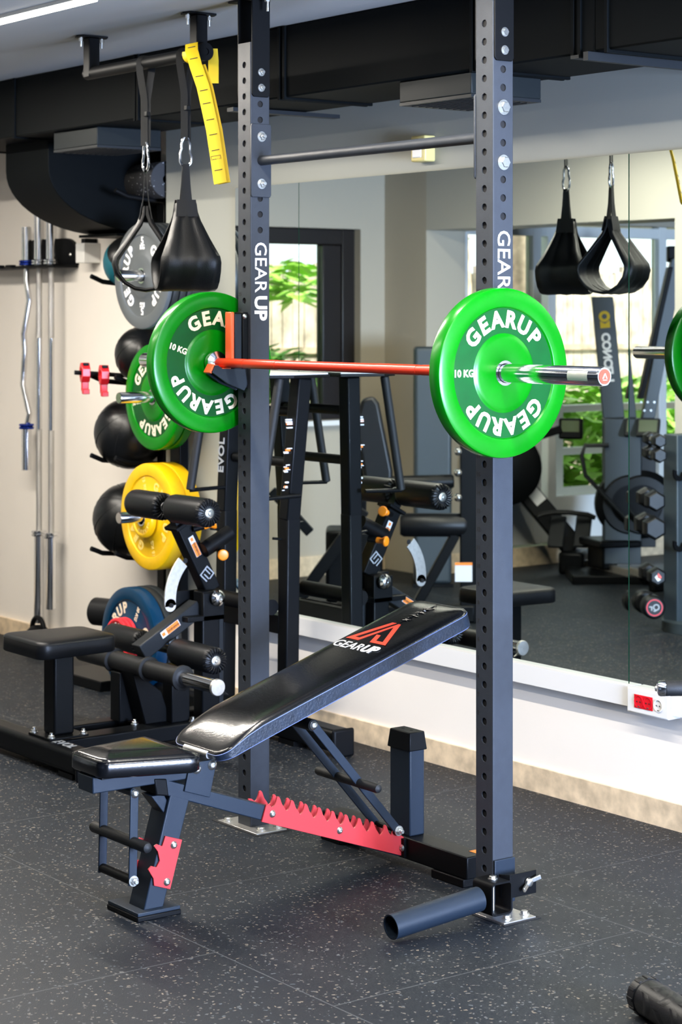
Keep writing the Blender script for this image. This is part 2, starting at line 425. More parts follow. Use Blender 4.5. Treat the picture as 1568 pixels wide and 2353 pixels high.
# ceiling strip lamps
def strip(loc, L, label, pw=95):
    t = thing('ceiling_light', label, 'light', loc, 'strip lights on the ceiling')
    x, y, z = loc
    MB().box(x - L / 2, x + L / 2, y - .03, y + .03, z - .012, z).build('housing', 'plastic_white', t)
    MB().box(x - L / 2 + .01, x + L / 2 - .01, y - .024, y + .024, z - .018, z - .012).build('diffuser', 'lamp_diffuser', t)
    l = light('strip_lamp', 'AREA', (x, y, z - 0.03), (0, 0, -1), pw * L / 2.4, (1.0, 0.93, 0.82), L, 0.05)
    l.parent = t; l.location = (0, 0, -0.03)
strip((-2.9, -0.45, CEIL), 3.0, 'glowing strip light crossing the top left corner of the ceiling', 100)
strip((0.75, -0.45, CEIL), 2.6, 'ceiling strip light in front of the rack, next in line from the visible one', 70)
strip((3.9, -0.45, CEIL), 2.6, 'ceiling strip light at the right end of the line', 70)
strip((-2.6, -1.75, CEIL), 3.0, 'left ceiling strip light of the row farther from the mirrors', 42)
strip((1.2, -1.75, CEIL), 3.0, 'right ceiling strip light of the row farther from the mirrors', 38)

# ------------------------------------------------------------------ duct
D = thing('air_duct', 'long black ventilation duct under the ceiling above the mirrors', 'duct', (0, 0.6, CEIL))
MB().box(-6.0, -0.06, 0.43, 0.80, 2.37, CEIL - .002).build('duct_body', 'duct_black', D, bevel=0.006)
MB().box(-0.06, 5.5, 0.43, 0.80, 2.372, CEIL - .002).build('duct_body', 'duct_black', D, bevel=0.006)
sm = MB()
for x in (-3.61, -2.616, -2.594, -1.641, -1.612, -0.607, -0.580, -0.153, -0.125, -0.014): sm.cut().box(x, x + .014, 0.422, 0.808, 2.362, CEIL - .002)
for x in (-5.2, -4.4): sm.cut().box(x, x + .02, 0.424, 0.806, 2.364, CEIL - .002)
sm.build('flange', 'duct_black', D, bevel=0.002)
MB().box(-0.150, -0.115, 0.42, 0.83, 2.358, 2.368).cut().box(-0.075, -0.055, 0.40, 1.01, 2.345, 2.370).cut().box(-2.0, -1.96, .45, .93, 2.352, 2.366).build('hanger_strip', 'machine_grey', D)
def vent(x0, x1, y0, y1, zb, label):
    t = thing('vent_box', label, 'vent', ((x0 + x1) / 2, (y0 + y1) / 2, zb), 'air outlets under the duct')
    MB().box(x0, x1, y0, y1, zb + .006, 2.37).build('box_body', 'duct_fin', t, bevel=0.004)
    MB().box(x0 - .0, x1 + .0, y0 - .0, y1 + .0, zb - .004, zb + .006).build('rim', 'machine_grey', t)
    g = MB(); k = 9
    for i in range(k):
        y = y0 + .03 + (y1 - y0 - .06) * i / (k - 1); g.box(x0 + .03, x1 - .03, y - .003, y + .003, zb - .006, zb - .004)
    g.build('grille', 'dark_hole', t)
vent(-0.99, -0.63, 0.45, 0.74, 2.295, 'square black air outlet under the duct between the rack uprights')
vent(-3.32, -2.96, 0.46, 0.76, 2.29, 'square black air outlet under the duct above the weight stand')
# curved duct elbow
t = thing('duct_elbow', 'big black curved duct elbow under the ceiling at upper left', 'duct', (-3.8, 0.8, 2.0))
pf = []
for i in range(15):
    a = PI / 2 * i / 14; pf.append((1.12 - 0.52 * math.cos(a), 2.25 - 0.275 * math.sin(a)))
poly = [(1.168, 2.372), (0.60, 2.372)] + pf + [(1.168, 1.975)]
MB().yz(poly, -4.02, -3.625).build('elbow_shell', 'duct_black', t, bevel=0.004)
MB().box(-3.98, -3.64, 0.95, 1.165, 1.963, 1.975).build('flange', 'duct_black', t)

# ------------------------------------------------------------------ power rack
UW = 0.0362; LX = -1.1646
HZ = [2.4066 + 0.0497 - 0.0497 * k for k in range(0, 49)]
HX = [2.282 + .0497 - 0.0497 * k for k in range(0, 10)]
def holed_face(mb, M, w, z0, z1, holes, r=0.0103, n=16, lip=0.004):
    """face in local xz? local x across (-w..w), local y up, holes centred x=0"""
    vs = []; fs = []
    def quad(a, b, c, d):
        o = len(vs); vs.extend([(a[0], a[1], 0), (b[0], b[1], 0), (c[0], c[1], 0), (d[0], d[1], 0)]); fs.append((o, o + 1, o + 2, o + 3))
    hs = sorted(h for h in holes if z0 + .02 < h < z1 - .02); hh = 0.016
    cur = z0
    for h in hs:
        if h - hh > cur + 1e-6: quad((-w, cur), (w, cur), (w, h - hh), (-w, h - hh))
        quad((-w, h - hh), (-hh, h - hh), (-hh, h + hh), (-w, h + hh)); quad((hh, h - hh), (w, h - hh), (w, h + hh), (hh, h + hh))
        o = len(vs)
        for i in range(n):
            a = 2 * PI * i / n; c, s_ = math.cos(a), math.sin(a); m_ = max(abs(c), abs(s_))
            vs.append((hh * c / m_, h + hh * s_ / m_, 0))
        for i in range(n):
            a = 2 * PI * i / n; vs.append((r * math.cos(a), h + r * math.sin(a), 0))
        for i in range(n):
            a = 2 * PI * i / n; vs.append((r * math.cos(a), h + r * math.sin(a), -lip))
        for i in range(n):
            j = (i + 1) % n
            fs.append((o + i, o + j, o + n + j, o + n + i)); fs.append((o + n + i, o + n + j, o + 2 * n + j, o + 2 * n + i))
        cur = h + hh
    quad((-w, cur), (w, cur), (w, z1), (-w, z1))
    mb.add(vs, fs, M)
rack = thing('power_rack', 'dark grey two-post power rack with pull-up bar bolted to floor and ceiling', 'rack', (LX / 2, 0, 0))
for X in (0.0, LX):
    mb = MB(); a = UW - .003
    for (nx, ny, hl) in ((0, -1, HZ), (0, 1, HZ), (1, 0, HX), (-1, 0, HX)):
        M = Matrix(((-ny, 0, nx, X + nx * UW), (nx, 0, ny, ny * UW), (0, 1, 0, 0), (0, 0, 0, 1)))
        holed_face(mb, M, a, 0.004, 2.476, hl)
    # rounded corners
    for sx, sy in ((1, 1), (1, -1), (-1, 1), (-1, -1)):
        pts = [(X + sx * (a + .003 * math.cos(q)), sy * (a + .003 * math.sin(q))) for q in (0, PI / 6, PI / 3, PI / 2)]
        vs = [(x, y, z) for z in (0.004, 2.476) for x, y in pts]; mb.add(vs, [(i, i + 1, i + 5, i + 4) for i in range(3)])
    up = mb.build('upright', 'powder_grey', rack, angle=50)
    MB().box(X - a + .004, X + a - .004, -a + .004, a - .004, 2.470, 2.474).build('top_cap', 'matt_black', up)
    # inside of the tube (dark)
    MB().box(X - .031, X + .031, -.031, .031, 0.006, 2.46).build('inner_wall', 'dark_hole', up)
    nb = MB()
    for k in range(1, 26):
        zz = 1.682 - (25 - k) * 0.0497
        M = Matrix(((1, 0, 0, X - .0215), (0, 0, 1, -UW - .0004), (0, 1, 0, zz), (0, 0, 0, 1))) @ Matrix.Rotation(0, 4, 'Z')
        M = frame((X - .0235, -UW - .0002, zz), (0, -1, 0), (0, 0, 1))
        nb.cut(); tx(nb, str(k), 0.0165, M, 0.0002, 0.0003)
    nb.build('height_numbers', 'letter_dark', up)
    lb = MB()
    # lettering runs downwards, tops of letters towards +Y
    M = frame((X + UW + .0003, 0.0, 1.848), (1, 0, 0), (0, 1, 0))
    tx(lb, 'GEAR', 0.064, M, 0.0003, 0.0004, 'LEFT'); 
    M = frame((X + UW + .0003, 0.0, 1.848 - 0.1700), (1, 0, 0), (0, 1, 0))
    tx(lb, 'UP', 0.064, M, 0.0022, 0.0004, 'LEFT')
    lb.build('lettering', 'letter_white', up)
    # ceiling brackets
    b = MB()
    for sx in (1, -1):
        x0 = X + sx * UW
        b.prism([(-.034, 2.312), (-.027, 2.304), (.027, 2.304), (.034, 2.312), (.034, CEIL - .003), (-.034, CEIL - .003)], sx * .006, Matrix(((0, 0, 1, x0), (1, 0, 0, 0), (0, 1, 0, 0), (0, 0, 0, 1))))
        b.box(min(x0, x0 + sx * .062), max(x0, x0 + sx * .062), -.034, .034, CEIL - .008, CEIL - .001)
    b.build('ceiling_bracket', 'matt_black', rack, bevel=0.002)
    b = MB()
    for sx in (1, -1):
        for zz in (2.382, 2.333): b.bolt((X + sx * (UW + .006), 0, zz), (sx, 0, 0), 0.0095, 'hex' if X == 0 else 'nut')
        b.cut().cyl((X + sx * (UW + .042), 0, CEIL - .05), (X + sx * (UW + .042), 0, CEIL - .008), .004, n=10)
        b.lathe([(.010, 0), (.010, .010)], 6, frame((X + sx * (UW + .042), 0, CEIL - .02), (0, 0, 1)))
    b.build('bracket_bolt', 'zinc', rack)
    # base plate in a cut-out of the rubber
    MB().box(X - .128, X + .128, -.075, .055, 0.0005, 0.0015).build('floor_gap', 'dark_hole', rack)
    MB().box(X - .105, X + .118, -.068, .045, 0.001, 0.005).build('base_plate', 'steel_brushed', rack, bevel=0.001)
    b = MB()
    for dx, dy in ((.085, -.03), (-.08, -.045), (.085, .033), (-.08, .03)): b.bolt((X + dx, dy, .005), (0, 0, 1), .0105, 'hex')
    b.build('anchor_bolt', 'zinc', rack)
# pull-up bar
p = MB().cyl((LX + UW + .005, 0, 2.103), (-UW - .005, 0, 2.103), .0155).build('pull_up_bar', 'powder_grey', rack)
for X, sx in ((LX, 1), (0, -1)):
    x0 = X + sx * UW
    pl = MB().yz([(-.038, 1.995), (-.034, 1.988), (.034, 1.988), (.038, 1.995), (.038, 2.212), (.034, 2.219), (-.034, 2.219), (-.038, 2.212)], min(x0, x0 + sx * .007), max(x0, x0 + sx * .007))
    pl.build('mounting_plate', 'powder_grey', rack, bevel=.0015)
b = MB()
for zz in (2.179, 2.030):
    b.bolt((UW, 0, zz), (1, 0, 0), .0155, 'hex'); b.bolt((LX + UW + .007, 0, zz), (1, 0, 0), .0125, 'nut'); b.bolt((LX - UW, 0, zz), (-1, 0, 0), .0155, 'hex')
b.build('plate_bolt', 'zinc', rack)

# J-cups
BY, BZ = -0.112, 1.466
def jcup(X, label):
    t = thing('j_cup', label, 'rack hook', (X, -.1, 1.45), 'bar hooks on the rack')
    arm = [(-.040, 1.398), (-.052, 1.378), (-.115, 1.402), (-.172, 1.438), (-.160, 1.460), (-.150, 1.460), (-.134, 1.449), (-.048, 1.4465)]
    s = MB()
    for x in (X - .0245, X + .0185): s.cut().yz(arm, x, x + .006)
    s.cut().yz([(-.172, 1.438), (-.160, 1.460), (-.154, 1.457), (-.166, 1.436)], X - .024, X + .024)
    s.build('cup_arm', 'powder_blue', t, bevel=.001)
    MB().box(X - .024, X + .024, -.058, -.0375, 1.385, 1.626).build('cup_back', 'machine_black', t, bevel=.002)
    MB().box(X - .019, X + .019, -.084, -.058, 1.440, 1.620).build('cup_front', 'powder_blue', t, bevel=.002)
    MB().box(X - .017, X + .017, -.098, -.0845, 1.4505, 1.626).build('liner', 'liner_orange', t, bevel=.003)
    MB().yz([(-.158, 1.4520), (-.148, 1.461), (-.132, 1.4505), (-.0985, 1.4510), (-.0985, 1.4470), (-.136, 1.4455), (-.148, 1.454)], X - .0185, X + .0185).build('liner', 'liner_orange', t, bevel=.001)
    MB().yz([(-.178, 1.438), (-.163, 1.464), (-.157, 1.460), (-.171, 1.434)], X - .0185, X + .0185).build('liner', 'liner_orange', t, bevel=.001)
    MB().box(X + .0362, X + .041, -.036, .006, 1.392, 1.62).build('keeper_plate', 'machine_black', t, bevel=.001) if False else None
    MB().bolt((X + .024, -.050, 1.612), (1, 0, 0), .0075, 'button').build('bolt', 'zinc', t)
jcup(LX, 'orange lined grey bar hook on the left upright of the rack')
jcup(0.0, 'orange lined grey bar hook on the right upright, behind the green plate')

# ------------------------------------------------------------------ barbell
XL, XR = -1.225, 0.127
bb = thing('barbell', 'loaded barbell with orange shaft and chrome sleeves resting on the rack hooks', 'barbell', ((XL + XR) / 2, BY, BZ))
mb = MB().cyl((XL + .012, BY, BZ), (XR - .012, BY, BZ), .0142, n=32)
sh = mb.build('shaft', 'bar_orange', bb)
kn = MB()
for a_, b_ in ((-1.20, -1.045), (-1.025, -.87), (-.37, -.19), (-.17, .10)): kn.cut().cyl((a_, BY, BZ), (b_, BY, BZ), .0149, n=32)
kn.build('knurling', 'bar_orange', sh)
for s_, x0, xe in ((-1, XL, -1.645), (1, XR, 0.545)):
    sl = MB()
    sl.lathe([(.0145, 0), (.022, .003), (.036, .008), (.0375, .012), (.0375, .024), (.036, .028), (.0245, .030), (.0245, abs(xe - x0) + .030 - .004), (.0230, abs(xe - x0) + .030)], 40, frame((x0 - s_ * .030, BY, BZ), (s_, 0, 0)))
    o = sl.build('sleeve', 'chrome', bb)
    e = MB().cyl((xe - s_ * .001, BY, BZ), (xe + s_ * .0012, BY, BZ), .0185, n=32).build('end_cap', 'logo_red', o)
    lg = MB(); M = frame((xe + s_ * .0013, BY, BZ), (s_, 0, 0), (0, 0, 1))
    lg.prism([(-.008, -.005), (-.001, .008), (.002, .008), (.008, -.005), (.0055, -.005), (.0005, .0055), (-.0045, -.005)], .0004, M).prism([(-.007, -.0075), (.007, -.0075), (.007, -.009), (-.007, -.009)], .0004, M)
    lg.build('emblem', 'letter_white', e)
dec = MB()
# engraved maker's patch near the right end
n0 = Vector((0, -.55, .15)).normalized()
for i in range(1):
    M = frame((0.455, BY, BZ) + Vector((0, 0, 0)) if False else Vector((0.462, BY, BZ)) + Vector((0, -0.92, 0.40)).normalized() * .0246, (0, -0.92, 0.40), (0, 0.4, 0.92))
    pass
nn = Vector((0, -.90, .10)).normalized()
def sleeve_patch():
    vs = []; fs = []
    for i in range(9):
        a = math.radians(148 + i * 7.5)   # angle in the y-z plane, seen from the camera side
        for x in (0.435, 0.508): vs.append((x, BY + .0247 * math.cos(a), BZ + .0247 * math.sin(a)))
    for i in range(8): fs.append((2 * i, 2 * i + 1, 2 * i + 3, 2 * i + 2))
    return MB().add(vs, fs)
o = sleeve_patch().build('etched_patch', 'knurl', bb)

# ------------------------------------------------------------------ plates
def arc_text(mb, s, r, size, a0, step, zf, side=1, bold=0.0, ext=.0012):
    """letters around a circle, tops outward, clockwise when seen from +Z; a0 = centre angle (deg, 90=top)"""
    k = len(s)
    for i, ch in enumerate(s):
        a = a0 - (i - (k - 1) / 2) * step
        A = math.radians(a)
        M = Matrix.Translation((r * math.cos(A), r * math.sin(A), zf)) @ Matrix.Rotation(A - PI / 2, 4, 'Z')
        tx(mb, ch, size, M, bold, ext)
def plate(name, R, T, cols, label, cat='weight plate', kg='10KG', letter='letter_cream', group=None, hub=.100, rec=.174, kgpos='side', kgsize=.026, texts=True, word='GEARUP', size=.061, bold=.0024, kgang=180):
    """disc centred on origin, axis local Z, thickness T"""
    t = thing(name, label, cat, (0, 0, 0), group)
    h = T / 2; d = .006
    prof = [(.0262, h - .002), (.03, h - .001), (hub - .012, h - .001), (hub, h - .003), (hub + .004, h - d), (rec - .003, h - d), (rec, h - .001), (rec + .003, h), (R - .008, h), (R - .002, h - .003), (R, h - .009)]
    full = prof + [(r, -z) for r, z in reversed(prof)]
    full = full + [full[0]]
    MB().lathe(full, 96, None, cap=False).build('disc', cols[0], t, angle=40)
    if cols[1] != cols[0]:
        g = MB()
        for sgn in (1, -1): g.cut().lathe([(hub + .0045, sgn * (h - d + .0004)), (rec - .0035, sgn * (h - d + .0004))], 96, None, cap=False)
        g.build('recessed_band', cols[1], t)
    MB().lathe([(.0258, -h - .001), (.033, -h - .001), (.033, -h + .001), (.0262, -h + .001), (.0262, h - .001), (.033, h - .001), (.033, h + .001), (.0258, h + .001), (.0258, -h - .001)], 48, None, cap=False).build('steel_bushing', 'chrome', t)
    if texts:
        l = MB()
        for sgn in (1, -1):
            sub = MB(); zf = h - d + .0003; rr = (hub + rec) / 2 + .002
            arc_text(sub, word, rr, size, 90, 19.5, zf, bold=bold); sub.cut(); arc_text(sub, word, rr, size, 270, 19.5, zf, bold=bold)
            if kgpos == 'side':
                for c_ in (-1, 1):
                    sub.cut(); tx(sub, kg[:-2] + ' ' + kg[-2:], kgsize, Matrix.Translation((c_ * (hub + rec) / 2, 0, zf)) @ Matrix.Rotation(0 if c_ < 0 else PI, 4, 'Z'), .0009, .0008)
            else:
                for A, q in ((0, -PI / 2), (PI, PI / 2)):
                    sub.cut(); tx(sub, kg[:-2], kgsize * 1.6, Matrix.Translation((rr * math.cos(A), rr * math.sin(A) , zf)) @ Matrix.Rotation(q, 4, 'Z') @ Matrix.Translation((0, .010, 0)), .0012, .0008)
                    tx(sub, kg[-2:], kgsize * 1.0, Matrix.Translation((rr * math.cos(A), rr * math.sin(A), zf)) @ Matrix.Rotation(q, 4, 'Z') @ Matrix.Translation((0, -.016, 0)), .0008, .0008)
            M = Matrix.Identity(4) if sgn > 0 else Matrix.Rotation(PI, 4, 'Y')
            l.cut(); l.marks += [(len(l.v) + a_, len(l.f) + b_) for a_, b_ in sub.marks]; l.add(sub.v, sub.f, M)
        l.build('raised_lettering', letter, t)
    return t
def orient(o, loc, normal, up, spin=0.0):
    M = frame(loc, normal, up) @ Matrix.Rotation(spin, 4, 'Z')
    o.location = loc; o.rotation_euler = M.to_euler()
GP = 'bumper plates on the rack barbell'
g1 = plate('weight_plate', .2235, .046, ('green_rubber', 'green_recess'), 'bright green 10 kg bumper plate on the right end of the barbell', group=GP)
orient(g1, (XR + .023, BY, BZ), (1, 0, 0), (0, 0, 1), 0)
g2 = dup(g1, (0, 0, 0), 'bright green 10 kg bumper plate on the left end of the barbell')
orient(g2, (XL - .023, BY, BZ), (1, 0, 0), (0, 0, 1), math.radians(-19))

# storage stand
SX = -3.20
st = thing('plate_stand', 'black wall plate tree with chrome pegs holding the coloured bumper plates', 'plate rack', (SX, .98, 0))
MB().box(SX - .04, SX + .04, .975, 1.018, 0.02, 1.95).build('mast', 'machine_black', st, bevel=.004)
MB().box(SX - .28, SX + .28, .93, 1.015, 0.0, 0.06).build('base', 'machine_black', st, bevel=.006)
lv = [(1.778, .70), (1.268, .70), (.768, .70), (.255, .60)]
for z, ye in lv:
    pg = MB().lathe([(.024, 0), (.024, .985 - ye - .004), (.022, .985 - ye)], 32, frame((SX, .985, z), (0, -1, 0))).build('peg', 'chrome', st)
def stack(kinds, z):
    y = None
    for (src, T, yf, label, spin, grp) in kinds:
        if src.get('_used'):
            o = dup(src, (0, 0, 0), label)
        else:
            o = src; o['_used'] = 1; o['label'] = label
        o['group'] = grp
        orient(o, (SX, yf + T / 2, z), (0, -1, 0), (0, 0, 1), math.radians(spin))
gr5 = plate('weight_plate', .225, .024, ('grey_rubber', 'grey_rubber'), 'x', kg='5KG', letter='letter_white', kgpos='arc', kgsize=.028, hub=.095)
dk = plate('weight_plate', .225, .032, ('dark_rubber', 'dark_rubber'), 'x', texts=False)
GS = 'plates on the wall stand'
stack([(gr5, .024, .809, 'grey 5 kg bumper plate with white lettering, front of the top peg', 90, GS), (dk, .032, .835, 'dark plate directly behind the grey 5 kg plate on the top peg', 0, GS),
       (dk, .032, .869, 'middle one of the three dark plates on the top peg', 0, GS), (dk, .032, .903, 'dark plate nearest the wall on the top peg', 0, GS)], 1.778)
gs = plate('weight_plate', .225, .044, ('green_rubber', 'green_recess'), 'x')
gs['label'] = 'x'
stack([(gs, .044, .862, 'green 10 kg bumper plate in front on the second peg of the stand', 12, GS), (gs, .044, .908, 'green bumper plate nearest the wall on the second peg of the stand', 80, GS)], 1.268)
ye = plate('weight_plate', .225, .066, ('yellow_rubber', 'yellow_rubber'), 'x', kg='15KG', letter='letter_yellow', size=.052)
stack([(ye, .066, .840, 'yellow 15 kg bumper plate in front on the third peg of the stand', 105, GS), (ye, .066, .907, 'yellow bumper plate nearest the wall on the third peg of the stand', 30, GS)], .765)
ys = plate('weight_plate', .082, .03, ('yellow_rubber', 'yellow_rubber'), 'x', kg='15KG', letter='letter_yellow', size=.022, hub=.040, rec=.068, bold=.0006, kgsize=.012)
stack([(ys, .03, .808, 'small yellow plate in front of the big yellow bumper plates', 200, GS)], .760)
bl = plate('weight_plate', .225, .060, ('blue_rubber', 'blue_rubber'), 'x', kg='20KG', letter='letter_cream')
stack([(bl, .060, .745, 'dark blue 20 kg bumper plate low on the bottom peg of the stand', 62, GS), (dk, .032, .808, 'dark plate behind the blue bumper plate on the bottom peg', 0, GS), (dk, .032, .842, 'dark plate nearest the wall on the bottom peg', 0, GS)], .250)
rd = plate('weight_plate', .098, .018, ('red_rubber', 'red_rubber'), 'x', kg='2.5KG', letter='letter_white', size=.030, hub=.045, rec=.085, bold=.0005, kgsize=.014)
rd['group'] = GS
for i, (yf, lab) in enumerate([(.688, 'front one of the small red plates before the blue plate'), (.707, 'second of the small red plates before the blue plate'), (.726, 'third of the small red plates before the blue plate')]):
    stack([(rd, .018, yf, lab, -20 + 40 * i, GS)], .300 - .046)

# ------------------------------------------------------------------ adjustable bench
BX = -0.54
bn = thing('weight_bench', 'black padded incline bench with dark blue frame and red toothed plates', 'bench', (BX, -.4, 0))
XR_, XL_ = BX + .04, BX - .04      # tube sides
f = MB()
# front leg, main beam, seat bracket
f.yz([(-.806, .022), (-.745, .022), (-.662, .300), (-.722, .322)], XL_, XR_)
fl = f.build('front_leg', 'powder_blue', bn, bevel=.003)
MB().box(BX - .100, BX + .060, -.836, -.703, 0.014, 0.024).build('foot_plate', 'powder_blue', fl, bevel=.002)
MB().box(BX - .102, BX + .062, -.838, -.701, 0.0, 0.014).build('rubber_foot', 'matt_black', fl, bevel=.003)
f = MB()
def zt(y): return .318 - .368 * (y + .586)
f.yz([(-.745, zt(-.745) - .010), (.085, zt(.085)), (.085, zt(.085) - .048), (-.745, zt(-.745) - .052)], XL_, XR_)
f.build('main_beam', 'powder_blue', bn, bevel=.003)
MB().yz([(-.775, .372), (-.735, .367), (-.728, .318), (-.768, .326)], XL_ - .003, XR_ + .003).build('beam_end_cap', 'matt_black', bn, bevel=.004)
MB().yz([(-.775, .322), (-.735, .322), (-.700, .255), (-.715, .245)], XL_ + .012, XR_ - .012).build('gusset', 'powder_blue', bn, bevel=.002)
f = MB().box(XL_, XR_, -.962, -.66, .356, .400)
f.build('seat_bracket', 'powder_blue', bn, bevel=.003)
def pad(outline, z0, z1, name, label=None, m='vinyl_black', M=None, bevel=.018, parent=None, piping=True):
    b = MB().prism(outline, z1 - z0, (M or Matrix.Identity(4)) @ Matrix.Translation((0, 0, z0)))
    o = b.build(name, m, parent, bevel=bevel, seg=5, angle=60)
    return o
def rrect(x0, x1, y0, y1, r, n=5, taper=0.0):
    pts = []
    for cx, cy, a0 in ((x1 - r, y1 - r, 0), (x0 + r, y1 - r, 90), (x0 + r, y0 + r, 180), (x1 - r, y0 + r, 270)):
        for i in range(n + 1):
            a = math.radians(a0 + 90 * i / n); pts.append((cx + r * math.cos(a), cy + r * math.sin(a)))
    return pts
def cushion(mb, hw0, hw1, L, T, M, r=.03, crown=.010, N=26, edge=.014, fall=0.0):
    """rounded upholstered pad: local x across, y along 0..L, z 0..T; hw0 at y=0, hw1 at y=L"""
    rings = []
    def outline(inset, z, cz=0):
        pts = []
        y0, y1 = inset, L - inset
        a0, a1 = hw0 - inset, hw1 - inset; rr = max(r - inset * .6, .006)
        for (cx, cy, s0) in ((a1 - rr, y1 - rr, 0), (-a1 + rr, y1 - rr, 90), (-a0 + rr, y0 + rr, 180), (a0 - rr, y0 + rr, 270)):
            for i in range(7):
                a = math.radians(s0 + 90 * i / 6); pts.append((cx + rr * math.cos(a), cy + rr * math.sin(a)))
            if s0 in (90, 270):
                xa, ya = pts[-1]; xb = (-a0 + rr - rr) if s0 == 90 else (a1 - rr + rr); yb = (y0 + rr) if s0 == 90 else (y1 - rr)
                pass
        out = []
        for i in range(len(pts)):
            p, q = pts[i], pts[(i + 1) % len(pts)]; out.append(p)
            if abs(q[1] - p[1]) > .1:
                for j in range(1, 16): out.append((p[0] + (q[0] - p[0]) * j / 16, p[1] + (q[1] - p[1]) * j / 16))
        return [(x, y, z - fall * (z / T) * max(0, 1 - y / .14) ** 1.3) for x, y in out]
    prof = [(edge * .5, 0), (0, edge * .4), (0, T - edge), (edge * .3, T - edge * .35), (edge, T), (edge * 2.2, T + crown * .4), (.045, T + crown * .8), (.07, T + crown)]
    vs = []; fs = []
    for ins, z in prof: vs += outline(ins, z)
    k = len(outline(0, 0))
    for j in range(len(prof) - 1):
        for i in range(k): fs.append((j * k + i, j * k + (i + 1) % k, (j + 1) * k + (i + 1) % k, (j + 1) * k + i))
    fs.append(tuple(range(k - 1, -1, -1)))
    o_ = (len(prof) - 1) * k; ys = sorted(range(k), key=lambda i: (round(vs[o_ + i][1], 5)))
    # ladder of quads across the top face
    i, j = 0, k - 1
    top = list(range(k)); ymax = max(top, key=lambda i: vs[o_ + i][1]); ymin = min(top, key=lambda i: vs[o_ + i][1])
    A_ = []; i = ymax
    while i != ymin: A_.append(i); i = (i + 1) % k
    A_.append(ymin); B_ = []; i = ymax
    while i != ymin: B_.append(i); i = (i - 1) % k
    B_.append(ymin); a_, b_ = 0, 0
    while a_ < len(A_) - 1 or b_ < len(B_) - 1:
        ya = vs[o_ + A_[a_ + 1]][1] if a_ < len(A_) - 1 else -9; yb = vs[o_ + B_[b_ + 1]][1] if b_ < len(B_) - 1 else -9
        if ya >= yb: nf = (A_[a_], A_[a_ + 1], B_[b_]); a_ += 1
        else: nf = (A_[a_], B_[b_ + 1], B_[b_]); b_ += 1
        if len(set(nf)) == 3: fs.append(tuple(o_ + q for q in nf))
    mb.add(vs, fs, M)
    return outline
def seam(mb, outl, ins, z, M, r=.0018):
    mb.path([M @ Vector(p) for p in outl(ins, z)], r, 6, closed=True)
# seat
M = Matrix.Translation((BX, -.965, .402)) @ Matrix.Rotation(math.radians(-1.5), 4, 'X')
mb = MB(); ol = cushion(mb, .090, .140, .285, .052, M, r=.030, crown=.012, edge=.016)
seat = mb.build('seat_pad', 'vinyl_black', bn, angle=60)
mb = MB(); seam(mb, ol, .001, .044, M, .0013); mb.build('seam', 'vinyl_satin', seat)
MB().box(BX - .075, BX + .075, -.955, -.70, .3985, .403).build('seat_board', 'matt_black', seat)
# backrest
p0 = Vector((BX, -.630, .464)); p1 = Vector((BX, .262, .758)); dr = (p1 - p0).normalized(); up = Vector((1, 0, 0)).cross(dr)
Mb = Matrix((Vector((1, 0, 0)), dr, up)).transposed().to_4x4(); Mb.translation = p0 - up * .060
LB = (p1 - p0).length
mb = MB(); ol = cushion(mb, .132, .134, LB, .055, Mb, r=.045, crown=.006, edge=.012, fall=.034)
back = mb.build('backrest_pad', 'vinyl_black', bn, angle=60)
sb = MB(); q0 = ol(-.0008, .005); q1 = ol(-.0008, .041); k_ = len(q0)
sb.add([Mb @ Vector(p) for p in q0 + q1], [(i, (i + 1) % k_, k_ + (i + 1) % k_, k_ + i) for i in range(k_)]); sb.build('side_light_band', 'vinyl_side_bluelit', back, angle=60)  # added band: window light on the pad's side, painted as bluish colour
mb = MB(); seam(mb, ol, .0004, .042, Mb, .0014); seam(mb, ol, .0022, .003, Mb, .0016); mb.build('seam', 'stitch_blue', back)
# printing on the backrest
def P3(M, x, y, z): return M @ Vector((x, y, z))
zl = .0605
zl = .0615; lg = MB(); MT = Mb @ Matrix.Translation((0, LB, zl))
tx(lg, 'GEAR', .0535, MT @ Matrix.Translation((-.106, -.342, 0)), 0.0002, .0004, 'LEFT', 0)
tx(lg, 'UP', .0535, MT @ Matrix.Translation((.030, -.342, 0)), .0022, .0004, 'LEFT', 0)
lg.build('lettering', 'letter_white', back)
lg = MB()
lg.prism([(-.096, -.306), (-.031, -.175), (-.012, -.175), (-.070, -.291), (-.048, -.291), (.002, -.178), (.012, -.178), (.091, -.304), (.017, -.304), (-.007, -.257), (.012, -.257), (.030, -.290), (.062, -.290), (.005, -.200), (-.038, -.306)], .0006, MT)
lg.build('emblem', 'logo_red', back)
# crease marks near the head end
cs = MB()
for i in range(12):
    y = LB - .150 + i * .008; x = -.003 + i * .0008; w_ = .014 + .010 * math.sin(i * 1.9)
    cs.path([P3(Mb, x - w_, y + rnd.uniform(-.006, .003), zl - .0006), P3(Mb, x - w_ * .4, y + rnd.uniform(-.003, .003), zl + .0016), P3(Mb, x + w_ * .5, y + rnd.uniform(-.004, .004), zl + .0014), P3(Mb, x + w_, y + rnd.uniform(-.003, .006), zl - .0006)], [.0008, .0018, .0018, .0008], 6)
cs.path([P3(Mb, -.004, LB - .168, zl), P3(Mb, .0, LB - .10, zl + .002), P3(Mb, .007, LB - .03, zl - .001)], .0012, 6)
cs.build('creased_tear', 'vinyl_black', back)
MB().box(-.028, .028, .06, LB - .12, -.040, 0.0, Mb).build('backrest_support', 'powder_blue', bn, bevel=.003)
MB().box(-.095, .095, .04, LB - .03, -.006, 0.0005, Mb).build('backrest_board', 'matt_black', back)
